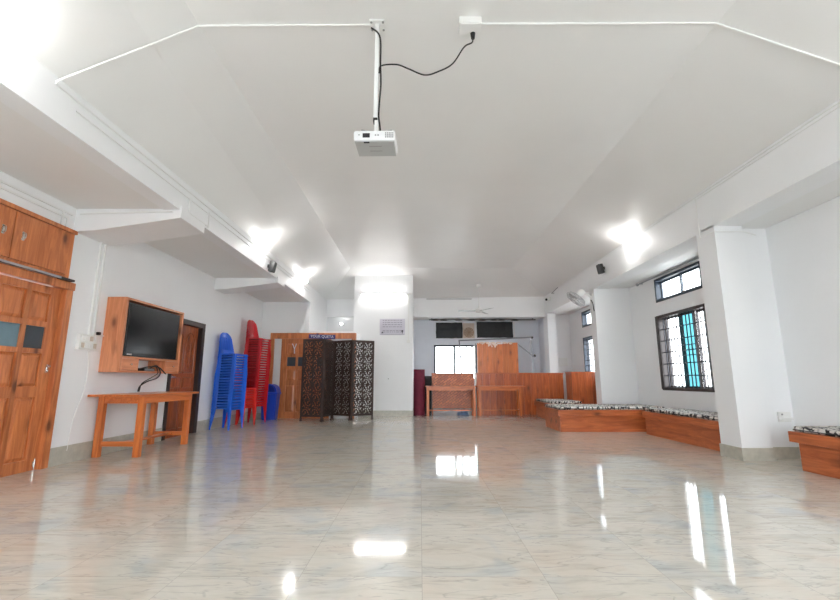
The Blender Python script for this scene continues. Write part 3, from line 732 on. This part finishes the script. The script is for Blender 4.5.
tag(obj('wall_plug', MB().cyl((-.86, 12.07, .98), (-.86, 12.055, .98), .014, n=8).sphere((-.86, 12.055, .98), .012), 'greyplastic', None, True), 'tiny grey fixing on the pillar at waist height', 'fixing')

# lamp bulbs along the beams
def bulb(label, x, y, z, s):
    """s = +1 when the lamp is fixed to a face looking to +X"""
    t = thing('lamp_bulb', label, 'light', (x, y, z), group='bulbs along the beams')
    obj('holder', MB().lathe([(0, 0), (.05, 0), (.05, .012), (.028, .03), (.026, .075), (0, .075)], (x, y, z), 14, Matrix.Rotation(s*PI/2*.72, 4, 'Y')), 'white', t, True)
    d = Matrix.Rotation(s*PI/2*.72, 4, 'Y') @ Vector((0, 0, 1))
    obj('bulb', MB().sphere(Vector((x, y, z))+d*.12, .05, n=14), 'bulb', t, True)
bulb('lit bulb on the left beam nearest the camera', -2.88, 2.42, 3.20, 1)
bulb('lit bulb on the left beam just before the black speaker', -2.88, 7.55, 3.24, 1)
bulb('lit bulb on the left beam beyond the black speaker', -2.88, 10.3, 3.26, 1)
bulb('lit bulb on the right beam above the barred window', XR, 7.6, 3.36, -1)
bulb('added unseen bulb on the right beam level with the near bench', XR, 2.3, 3.36, -1)  # out of frame, added to even out the room brightness
bulb('added fill bulb on the left beam behind the camera', -2.88, -1.2, 3.20, 1)  # unseen, added as fill for the overall brightness
bulb('added fill bulb on the right beam behind the camera', XR, -1.2, 3.36, -1)  # unseen partner of the left one, added as fill
wl = thing('wall_lamp', 'small round lamp glowing on the recessed wall above the double door', 'light', (-2.43, 13.42, 2.66))
obj('base', MB().cyl((-2.43, 13.42, 2.66), (-2.43, 13.38, 2.66), .05), 'white', wl, True)
obj('bulb', MB().sphere((-2.43, 13.36, 2.66), .03), 'smallbulb', wl, True)

# loudspeakers and camera on the beams
def speaker(label, x, y, z, s):
    t = thing('loudspeaker', label, 'speaker', (x, y, z))
    R_ = Matrix.Translation((x, y, z)) @ Matrix.Rotation(s*.18, 4, 'Y')
    a = MB().box(0, s*.05, -.02, .02, -.03, .03); bmesh.ops.translate(a.bm, vec=(x, y, z), verts=a.bm.verts[:]); obj('bracket', a, 'black', t)
    b = MB().box(*sorted((s*.04, s*.14)), -.06, .06, -.10, .10, .012); bmesh.ops.transform(b.bm, matrix=R_, verts=b.bm.verts[:]); obj('cabinet', b, 'black', t, True)
    g = MB().box(*sorted((s*.138, s*.144)), -.05, .05, -.088, .088, .002); bmesh.ops.transform(g.bm, matrix=R_, verts=g.bm.verts[:]); obj('grille', g, plain('speaker_grille', lin(36, 36, 38), .6), t)
speaker('small black loudspeaker on the right beam left of its lit bulb', XR, 8.85, 3.25, -1)
speaker('small black loudspeaker hanging on the left beam', -2.88, 8.0, 3.07, 1)
sc_ = thing('security_camera', 'small white camera with dark lens on the right beam near the back corner', 'camera', (XR, 12.75, 3.32))
obj('mount', MB().box(XR-.02, XR, 12.65, 12.85, 3.27, 3.37, .004), 'plate', sc_)
obj('body', MB().cyl((XR-.02, 12.75, 3.32), (XR-.12, 12.68, 3.29), .05, .045), 'plate', sc_, True)
obj('lens', MB().sphere((XR-.125, 12.672, 3.288), .036), 'black', sc_, True)
tag(obj('cable_bracket', MB().tube([(XR-.01, 12.3, 3.40), (XR-.03, 12.45, 3.43), (XR-.01, 11.9, 3.50)], .012, 6), 'greyplastic', None, True), 'thin grey lead on the right beam beside the security camera', 'cable')

# wall fan on the middle column
wf = thing('wall_fan', 'white caged wall fan tilted down from the middle right column', 'fan', (XR, 9.6, 2.74))
ctr = Vector((3.42, 9.4, 2.70)); nrm = Vector((-.62, .12, -.74)).normalized()
Q = Matrix.Translation(ctr) @ Vector((0, 0, 1)).rotation_difference(nrm).to_matrix().to_4x4()
def tr(mb): bmesh.ops.transform(mb.bm, matrix=Q, verts=mb.bm.verts[:]); return mb
obj('bracket', MB().box(XR-.02, XR, 9.54, 9.66, 2.62, 2.86, .006).tube(catmull([(XR-.01, 9.6, 2.76), (XR-.14, 9.58, 2.84), (XR-.24, 9.54, 2.86)]), .022), 'white', wf, True)
obj('motor', tr(MB().lathe([(0, -.25), (.05, -.24), (.075, -.2), (.08, -.12), (.06, -.07), (0, -.06)], n=18)), 'white', wf, True)
cage = MB()
for r_, z in ((.225, 0), (.19, .055), (.11, .075), (.19, -.05), (.10, -.07), (.225, .02)):
    cage.tube([(r_*math.cos(a*PI/16), r_*math.sin(a*PI/16), z) for a in range(32)], .004, 5, True)
for k in range(28):
    a = 2*PI*k/28; cs, sn = math.cos(a), math.sin(a)
    cage.tube([(r_*cs, r_*sn, z) for r_, z in ((.04, .08), (.11, .075), (.19, .055), (.225, .01), (.19, -.05), (.1, -.07), (.07, -.07))], .0028, 4)
obj('cage', tr(cage), 'fanblade', wf)
bl = MB()
for k in range(3):
    a0 = 2*PI*k/3
    bl.grid(6, 5, lambda u, v: ((.04+.15*u)*math.cos(a0+(v-.3)*(.9+.3*u)), (.04+.15*u)*math.sin(a0+(v-.3)*(.9+.3*u)), .03*(v-.5)), thick=.003)
obj('blades', tr(bl), 'fanblade', wf, True)
obj('hub', tr(MB().lathe([(0, .05), (.03, .045), (.04, .02), (.04, -.04), (0, -.06)], n=16)), 'white', wf, True)
tag(obj('cable', MB().tube(catmull([(XR-.05, 9.56, 2.70), (XR-.04, 9.50, 2.63), (XR-.03, 9.50, 2.52), (XR-.01, 9.52, 2.45)]), .009), 'cable', None, True), 'short dark lead below the wall fan', 'cable')

# ceiling fan in front of the back beam
cf = thing('ceiling_fan', 'white ceiling fan hanging in front of the back beam', 'fan', (1.71, 12.5, 2.90))
obj('rod', MB().cyl((1.71, 12.5, 3.02), (1.71, 12.5, 3.745), .012), 'white', cf, True)
obj('canopy', MB().lathe([(.06, .72), (.06, .80), (.02, .70)], (1.71, 12.5, 2.92)), 'white', cf, True)
obj('motor', MB().lathe([(0, -.05), (.08, -.045), (.11, 0), (.10, .05), (.03, .09), (.03, .13), (0, .13)], (1.71, 12.5, 2.92)), 'white', cf, True)
for k in range(3):
    a = PI+2*PI*k/3
    b = MB().box(.10, .60, -.06, .06, -.004, .004, .002); bmesh.ops.transform(b.bm, matrix=Matrix.Translation((1.71, 12.5, 2.92)) @ Matrix.Rotation(a, 4, 'Z') @ Matrix.Rotation(.18, 4, 'X'), verts=b.bm.verts[:]); obj('blade', b, 'fanblade', cf)
tag(obj('conduit', MB().box(.2, 1.6, 13.285, 13.3, 3.41, 3.43), 'greyplastic'), 'thin grey cable strip along the face of the back beam', 'conduit')

# ------------------------------------------------------------------ conduits of the ceiling and beams
def strip(pts, w=.022, label='', mat='conduit'):
    return tag(obj('conduit', MB().tube(pts, w*.36, 6), mat), label, 'conduit')
strip([(-1.93, 3.31, 3.99), (-2.87, 3.07, 3.265)], .026, 'white conduit down the left ceiling slope to the left beam')
strip([(-1.93, 3.31, 3.99), (-.42, 3.30, 3.99)], .026, 'white conduit across the flat ceiling left of the projector mount')
strip([(.52, 3.29, 3.99), (2.56, 3.28, 3.99)], .026, 'white conduit across the flat ceiling right of the socket box')
strip([(2.56, 3.28, 3.99), (3.85, 3.3, 3.49)], .026, 'white conduit down the right ceiling slope to the right beam')
strip([(-2.87, 3.07, 3.25), (-2.87, 11.2, 3.25)], .022, 'upper white conduit along the top of the left beam')
strip([(-2.87, 3.3, 3.16), (-2.87, 11.2, 3.19)], .018, 'lower thin conduit along the face of the left beam')
strip([(XR-.01, 2.0, 3.46), (XR-.01, 12.2, 3.46)], .018, 'upper thin conduit along the top of the right beam')
strip([(XR-.01, 2.0, 3.42), (XR-.01, 5.75, 3.42)], .014, 'lower thin conduit on the right beam over the near column')
strip([(XR-.012, 5.74, 3.44), (XR-.012, 5.74, 2.86), (XR-.012, 5.45, 2.86), (4.24, 5.448, 2.86), (4.5, 5.59, 2.86)], .024, 'white conduit dropping down the near right column')
strip([(-2.865, 5.12, 3.17), (-2.865, 5.12, 2.99), (-2.865, 5.6, 2.99)], .03, 'short white drop conduit on the left beam at the first cross beam')
strip([(-2.865, 5.62, 3.19), (-2.865, 5.62, 2.97)], .02, 'second short drop conduit on the left beam past the first cross beam')
strip([(-4.05, 4.93, 2.90), (-2.95, 4.93, 2.93)], .03, 'conduit along the top of the first cross beam on the left')

# ------------------------------------------------------------------ projector
pj = thing('projector', 'white projector hanging upside down from its ceiling pole', 'projector', (-.35, 3.27, 2.85))
def shell():
    mb = MB().box(-.165, .165, -.125, .125, 0, .085, .018)
    return mb
P_ = Matrix.Translation((-.357, 3.26, 2.80)) @ Matrix.Rotation(math.radians(-1), 4, 'Z')
def pt(mb): bmesh.ops.transform(mb.bm, matrix=P_, verts=mb.bm.verts[:]); return mb
obj('shell', pt(shell()), 'projector', pj, True)
obj('underside', pt(MB().box(-.155, .155, -.115, .118, -.006, .004, .003)), 'projbase', pj)['label'] = 'grey top plate facing down'
obj('port', pt(MB().box(-.092, -.035, -.129, -.122, .022, .058, .002)), 'black', pj)
obj('port', pt(MB().box(-.085, -.04, -.112, -.092, -.009, -.002, .002)), 'black', pj)
obj('jack', pt(MB().cyl((-.12, -.127, .045), (-.12, -.122, .045), .006).cyl((.01, -.127, .042), (.01, -.122, .042), .007).cyl((.03, -.127, .042), (.03, -.122, .042), .007)), 'greyplastic', pj)
vt = MB()
for k in range(5):
    for j in range(3): vt.box(.085+k*.014, .094+k*.014, -.128, -.123, .02+j*.017, .031+j*.017)
obj('vent', pt(vt), 'greyplastic', pj)
lg = MB()
for z in (-.04, .03): lg.box(-.05, .05, z-.004, z+.004, -.0075, -.004)
obj('marking', pt(lg), 'greyplastic', pj)
obj('lens', pt(MB().cyl((.06, .12, .045), (.06, .145, .045), .035)), 'black', pj, True)
pm = thing('projector_mount', 'white ceiling pole and plate carrying the projector', 'mount', (-.37, 3.3, 4.0))
obj('ceiling_plate', MB().box(-.435, -.305, 3.25, 3.36, 3.985, 4.0, .002), 'white', pm)
for dx in (-.05, .05):
    for dy in (-.04, .045): obj('screw', MB().cyl((-.37+dx, 3.305+dy, 3.978), (-.37+dx, 3.305+dy, 3.99), .009), 'greyplastic', pm, True)
obj('pole', MB().box(-.387, -.353, 3.283, 3.317, 3.08, 3.985, .003), 'white', pm)
obj('clamp', MB().box(-.388, -.352, 3.272, 3.325, 3.05, 3.085, .003), 'black', pm)
obj('lower_pole', MB().box(-.376, -.346, 3.27, 3.30, 2.93, 3.06, .003), 'white', pm)
arms = MB()
for dx, dy in ((-.12, -.07), (.12, -.07), (-.12, .08), (.12, .08)): arms.tube([(-.36, 3.285, 2.94), (-.345+dx, 3.26+dy, 2.915), (-.345+dx, 3.26+dy, 2.885)], .009, 6)
obj('spider_arms', arms, 'greyplastic', pm)
bx = thing('socket_box', 'white socket box on the flat ceiling right of the projector pole', 'socket', (.43, 3.29, 4.0))
obj('box', MB().box(.335, .525, 3.22, 3.36, 3.94, 4.0, .006), 'plate', bx)
obj('plate', MB().box(.345, .515, 3.23, 3.35, 3.935, 3.942, .002), 'conduit', bx)
pl = thing('power_cable', 'black power lead sagging from the projector pole to the socket box', 'cable', (.45, 3.3, 3.93))
obj('plug', MB().cyl((.462, 3.335, 3.935), (.462, 3.335, 3.885), .022, .016), 'black', pl, True)
cx_ = [(.462, 3.335, 3.885), (.45, 3.32, 3.83), (.38, 3.3, 3.77), (.28, 3.3, 3.61), (.16, 3.3, 3.535), (.04, 3.3, 3.50), (-.10, 3.3, 3.56), (-.20, 3.3, 3.60), (-.33, 3.29, 3.58), (-.345, 3.275, 3.5)]
obj('lead', MB().tube(catmull(cx_), .006), 'cable', pl, True)
tag(obj('cable', MB().tube(catmull([(-.42, 3.29, 3.95), (-.36, 3.268, 3.88), (-.338, 3.275, 3.80), (-.336, 3.285, 3.6), (-.33, 3.285, 3.4), (-.338, 3.285, 3.25), (-.342, 3.272, 3.1), (-.33, 3.26, 3.0), (-.32, 3.27, 2.89)]), .0075), 'cable', None, True), 'black lead running down along the projector pole', 'cable')

# ------------------------------------------------------------------ back alcove furniture
def desk(label, xa, xb, ya, yb, h, over):
    t = thing('writing_table', label, 'table', ((xa+xb)/2, (ya+yb)/2, 0))
    obj('tabletop', MB().box(xa-.03, xb+over, ya-.03, yb+.02, h-.028, h, .004), 'deskx', t)
    obj('apron', MB().box(xa+.03, xb-.03, ya+.01, ya+.03, h-.12, h-.028).box(xa+.03, xb-.03, yb-.03, yb-.01, h-.12, h-.028).box(xa+.01, xa+.03, ya+.03, yb-.03, h-.12, h-.028).box(xb-.03, xb-.01, ya+.03, yb-.03, h-.12, h-.028), 'deskx', t)
    for x in (xa+.035, xb-.035):
        for y in (ya+.03, yb-.03): obj('leg', MB().box(x-.034, x+.034, y-.03, y+.03, 0, h-.028, .003), 'deskz', t)
    obj('stretcher', MB().box(xa+.06, xb-.06, ya+.02, ya+.045, .13, .165, .003), 'deskx', t)
    for x in (xa+.035, xb-.035): obj('stretcher', MB().box(x-.015, x+.015, ya+.05, yb-.05, .13, .165), 'desky', t)
desk('plain pine table in front of the woven-patterned counter', .18, 1.50, 12.05, 12.42, .79, .03)
desk('plain pine table in front of the knotty board counter', 1.58, 2.74, 12.05, 12.42, .79, .11)
def counter(name, label, cat, xa, xb, y, top, front, mat, planks):
    t = thing(name, label, cat, ((xa+xb)/2, y+.2, 0))
    f = MB(); n = planks; rn = random.Random(int(xa*100))
    xs_ = [xa]+sorted(xa+(xb-xa)*(k+rn.uniform(-.15, .15))/n for k in range(1, n))+[xb]
    for a, b in zip(xs_, xs_[1:]): f.box(a+.0015, b-.0015, y, y+.03, front, top-.03, .002)
    obj('front_boards', f, mat, t)
    for a in (xa, xb-.03): obj('end_panel', MB().box(a, a+.03, y+.03, y+.45, 0, top-.03), 'panelz', t)
    obj('top', MB().box(xa-.01, xb+.01, y-.02, y+.47, top-.03, top, .004), 'panelx', t)
    return t
counter('counter', 'low wooden counter with a woven brick pattern behind the left pine table', 'counter', .34, 1.53, 12.53, 1.14, .17, 'parquet', 1)
counter('counter', 'long knotty board counter along the back behind the right pine table', 'counter', 1.60, 4.05, 12.53, 1.15, 0, 'panelz', 13)
counter('counter', 'short board counter standing in the far right bay beside the middle column', 'counter', 3.92, 4.62, 11.45, 1.16, 0, 'panelz', 4)
tag(obj('paper_roll', MB().cyl((4.12, 12.2, 0), (4.13, 12.22, 1.15), .035, n=10), 'pinkpaper', None, True), 'pinkish paper tube wedged between the two board counters', 'roll')
# tall board propped on the counter
tbd = thing('wooden_board', 'tall upright board of pine planks standing on the back counter', 'board', (2.3, 12.9, 1.15))
pk = MB(); rn = random.Random(5); x = 1.68
tops = [2.02, 2.03, 2.01, 2.02, 1.99, 2.01, 2.02, 2.035]
for k in range(8):
    w = 1.2/8; pk.box(x+.001, x+w-.001, 12.88, 12.91, 1.152, tops[k], .002); x += w
obj('planks', pk, 'deskz', tbd)
obj('plastic_wrap', MB().grid(30, 4, lambda u, v: (1.70+1.02*u, 12.868-.025*abs(noise.noise((u*16, v*4, 1))), 2.055-.22*v*(.4+.6*abs(noise.noise((u*11, 3, 0)))*1.5)), skip=lambda i, j: (i*7+j*3) % 5 == 0 or (j > 1 and i not in range(9, 17)), thick=.003), 'wrap', tbd)['label'] = 'crumpled shiny wrap along the top edge'
# metal frame stand behind the counter, pole
mf = thing('metal_frame', 'grey tubular metal frame standing behind the back counter', 'frame', (2.3, 13.15, 0))
obj('top_bar', MB().tube([(1.16, 13.15, 2.12), (2.4, 13.15, 2.17), (3.42, 13.15, 2.22)], .022), 'steel', mf, True)
for (a, b) in ((1.18, 1.30), (3.34, 3.46)):
    obj('post', MB().tube([(a, 13.15, 2.13), (b, 13.15, 0)], .02), 'steel', mf, True)
obj('brace', MB().tube([(1.22, 13.12, 1.62), (1.68, 13.12, 2.02)], .016), 'steel', mf, True)
obj('brace', MB().tube([(3.42, 13.12, 1.62), (2.95, 13.12, 2.0)], .016), 'steel', mf, True)
obj('post', MB().tube([(1.40, 13.17, 1.95), (1.54, 13.17, 0)], .014), 'steel', mf, True)
obj('joint', MB().sphere((3.43, 13.13, 1.66), .04).sphere((3.38, 13.15, 2.21), .035), 'black', mf, True)
tag(obj('pole', MB().cyl((1.565, 12.475, 0), (1.565, 12.475, 1.95), .018), 'white', None, True), 'thin white pole standing upright between the two pine tables', 'pole')
# under-table bag, maroon roll, black case
tag(obj('plastic_bag', MB().grid(14, 8, lambda u, v: (1.02+.34*u, 12.50-.16*math.sin(PI*v)*(.7+.3*noise.noise((u*5, v*5, 2))), .002+.14*math.sin(PI*min(1, v+.0))*math.sin(PI*u)**.5*(.8+.5*noise.noise((u*7, v*7, 5)))), thick=.004), 'bagblue', None, True), 'pale blue plastic bag on the floor under the left pine table', 'bag')
mr_ = thing('maroon_roll', 'tall maroon roll of cloth standing on end beside the pillar', 'roll', (-.03, 12.42, 0))
sp = []
for k in range(73): a = k*PI/12; r_ = .055+.11*k/72; sp.append((-.03+r_*math.cos(a), 12.42+r_*math.sin(a)))
mb = MB(); mb.grid(72, 1, lambda u, v: (*sp[round(u*72)], .002+1.24*v), thick=.012)
obj('rolled_cloth', mb, 'maroon', mr_, True)
obj('core', MB().cyl((-.03, 12.42, 0), (-.03, 12.42, 1.22), .05), plain('purple_core', lin(118, 40, 104), .6), mr_, True)
bc = thing('black_case', 'black upright case between the maroon roll and the woven counter', 'case', (.24, 12.72, 0))
obj('body', MB().box(.13, .33, 12.58, 12.9, .02, 1.06, .012), 'black', bc)
obj('grille', MB().box(.145, .315, 12.57, 12.582, .12, 1.0, .003), plain('black_grille', lin(30, 30, 32), .7), bc)
for a in (.15, .27):
    for b in (12.6, 12.83): obj('foot', MB().box(a, a+.05, b, b+.05, 0, .02), 'black', bc)
# black sheets and round vent high on the alcove wall
def sheet(label, xa, xb, za, zb, sd):
    tag(obj('black_sheet', MB().grid(24, 8, lambda u, v: (xa+(xb-xa)*u+.012*noise.noise((v*4, sd, 0)), 14.975-.02*abs(noise.noise((u*5, v*3, sd))), za+(zb-za)*v+.014*noise.noise((u*6, sd, 3))), thick=.006), 'blackcloth'), label, 'sheet')
sheet('black sheet covering the left upper vent of the alcove wall', .55, 1.46, 2.36, 2.90, 1)
sheet('wider black sheet covering the right upper vent of the alcove wall', 1.96, 3.20, 2.38, 2.93, 5)
ev_ = thing('vent_plate', 'beige square vent with round grille between the two black sheets', 'vent', (1.68, 14.99, 2.36))
obj('plate', MB().box(1.48, 1.88, 14.97, 14.998, 2.36, 2.88, .004), 'beige', ev_)
rg = MB()
for r_ in (.16, .12, .08, .04): rg.tube([(1.68+r_*math.cos(a*PI/12), 14.965, 2.56+r_*math.sin(a*PI/12)) for a in range(24)], .013, 6, True)
for k in range(6): a = k*PI/6; rg.tube([(1.68-.16*math.cos(a), 14.965, 2.56-.16*math.sin(a)), (1.68+.16*math.cos(a), 14.965, 2.56+.16*math.sin(a))], .008, 5)
obj('round_grille', rg, 'beigedark', ev_)
for x, lb in ((1.925, 'left'), (3.245, 'right')): tag(obj('white_strip', MB().box(x-.02, x+.02, 14.97, 15.0, 2.38, 2.94, .003), 'white'), 'upright white strip at the %s edge of the wider black sheet' % lb, 'strip')
cr = thing('curtain_rod', 'long dark rod with bunched cloth under the back alcove ceiling', 'rod', (2.0, 14.6, 2.80))
obj('rod', MB().cyl((.3, 14.6, 2.95), (3.9, 14.6, 2.95), .014), 'rail', cr, True)
bc_ = MB()
for x in (.5, .8, 1.3, 1.75, 2.1, 2.5, 2.75, 3.2): bc_.sphere((x, 14.6, 2.945), .05, (3.2, .8, .55), 10)
obj('bunched_cloth', bc_, 'rail', cr, True)
for x in (.4, 3.8): obj('hanger', MB().cyl((x, 14.6, 2.95), (x, 14.6, 3.01), .01), 'rail', cr)
# switch plate on the far right wall
s2 = thing('switch_plate', 'white switch plate on the wall above the short board counter', 'switchboard', (4.36, 13.44, 1.5))
obj('plate', MB().box(4.24, 4.50, 13.43, 13.45, 1.36, 1.62, .005), 'plate', s2)
for i in range(3): obj('switch', MB().box(4.27+i*.075, 4.32+i*.075, 13.424, 13.431, 1.44, 1.54, .002), 'conduit', s2)

# ------------------------------------------------------------------ benches with printed mattresses
def bench(label, x0, x1, y0, y1, lip, side, cl):
    """side: which edges carry the overhanging lip, as letters w (room side), s (camera side), n (far end)"""
    t = thing('bench', label, 'bench', ((x0+x1)/2, (y0+y1)/2, 0))
    ax = 'x' if (x1-x0) > (y1-y0) else 'y'
    b = MB().box(x0+.02, x1-.02, y0+.02, y1-.02, 0, .31)
    obj('inner_box', b, 'bench'+ax, t)
    obj('front_board', (MB().box(x0, x0+.025, y0, y1, 0, .30, .003).box(x0+.025, x1, y0, y0+.025, 0, .30, .003).box(x0+.025, x1, y1-.025, y1, 0, .30, .003)), 'bench'+ax, t)
    lx0 = x0-(.05 if 'w' in side else 0); ly0 = y0-(.05 if 's' in side else 0); ly1 = y1+(.06 if 'n' in side else 0)
    obj('rim', MB().box(lx0, x1, ly0, ly1, .29, .40, .004), 'bench'+ax, t)
    m = thing('mattress', cl, 'mattress', ((x0+x1)/2, (y0+y1)/2, .40))
    obj('cushion', MB().box(lx0+.035, x1-.005, ly0+.035, ly1-.03, .402, .458, .018), 'cloth', m, True)
    obj('piping', MB().tube([(lx0+.037, ly0+.037, .42), (x1-.007, ly0+.037, .42), (x1-.007, ly1-.032, .42), (lx0+.037, ly1-.032, .42)], .006, 5, True), 'black', m)
    return t
bench('low wooden bench running out from the middle right column', 2.62, 4.60, 8.42, 9.40, .05, 'ws', 'black and white printed mattress on the bench by the middle right column')
bench('low wooden bench under the big barred window', 4.05, 4.63, 5.86, 8.10, .05, 'w', 'black and white printed mattress on the bench below the barred window')
bench('low wooden bench at the near right wall by the socket', 4.08, 4.63, 1.6, 4.90, .05, 'wn', 'black and white printed mattress on the near right bench')
bench('low wooden bench farthest back, in front of the board counters', 3.10, 3.82, 10.55, 11.95, .05, 'ws', 'black and white printed mattress on the farthest bench')

# near wall socket, curtain rod
sk = thing('wall_socket', 'white wall socket between the near right column and the near bench', 'socket', (4.5, 5.53, .47))
obj('plate', MB().box(4.45, 4.60, 5.575, 5.602, .44, .56, .005), 'plate', sk)
obj('plug_cover', MB().box(4.465, 4.60, 5.54, 5.577, .465, .50, .005), 'plate', sk)
obj('switch', MB().box(4.48, 4.50, 5.569, 5.576, .52, .54, .002), 'greyplastic', sk)
r_ = thing('curtain_rod', 'slim white curtain rod above the upper window in the barred window bay', 'rod', (4.58, 7.9, 2.93))
obj('rod', MB().cyl((4.59, 6.0, 2.925), (4.59, 9.0, 2.925), .011), 'alu', r_, True)
obj('finial', MB().sphere((4.59, 9.0, 2.925), .03), 'alu', r_, True)
for y in (6.6, 8.9): obj('bracket', MB().box(4.58, 4.65, y-.01, y+.01, 2.915, 2.935), 'alu', r_)

# ------------------------------------------------------------------ world, camera, view
w = bpy.data.worlds.new('world'); SC.world = w; w.use_nodes = True
nt = w.node_tree; bg = nt.nodes['Background']
tc = nt.nodes.new('ShaderNodeTexCoord'); sep = nt.nodes.new('ShaderNodeSeparateXYZ'); nt.links.new(tc.outputs['Generated'], sep.inputs[0])
wr = ramp(nt, [(.0, (.40, .41, .40, 1)), (.44, (.55, .56, .56, 1)), (.52, (.96, .98, 1, 1)), (1, (.86, .94, 1, 1))])
mr = nt.nodes.new('ShaderNodeMapRange'); mr.inputs['From Min'].default_value = -1; nt.links.new(sep.outputs['Z'], mr.inputs['Value']); nt.links.new(mr.outputs[0], wr.inputs['Fac'])
nt.links.new(wr.outputs['Color'], bg.inputs['Color']); bg.inputs['Strength'].default_value = 3.3
F = 436.; TH = math.atan(80/F)
cam = bpy.data.cameras.new('camera'); co = bpy.data.objects.new('camera', cam); COL.objects.link(co)
cam.sensor_width = 36; cam.lens = F/840*36; cam.clip_start = .05; cam.clip_end = 100
co.location = (0, 0, .95); co.rotation_euler = (PI/2+TH, 0, 0)
SC.camera = co
SC.view_settings.view_transform = 'Standard'; SC.view_settings.look = 'None'; SC.view_settings.gamma = 1; SC.view_settings.use_curve_mapping = False
SC.view_settings.exposure = 1.86
SC.cycles.max_bounces = 12; SC.cycles.diffuse_bounces = 6; SC.cycles.glossy_bounces = 4; SC.cycles.transparent_max_bounces = 12
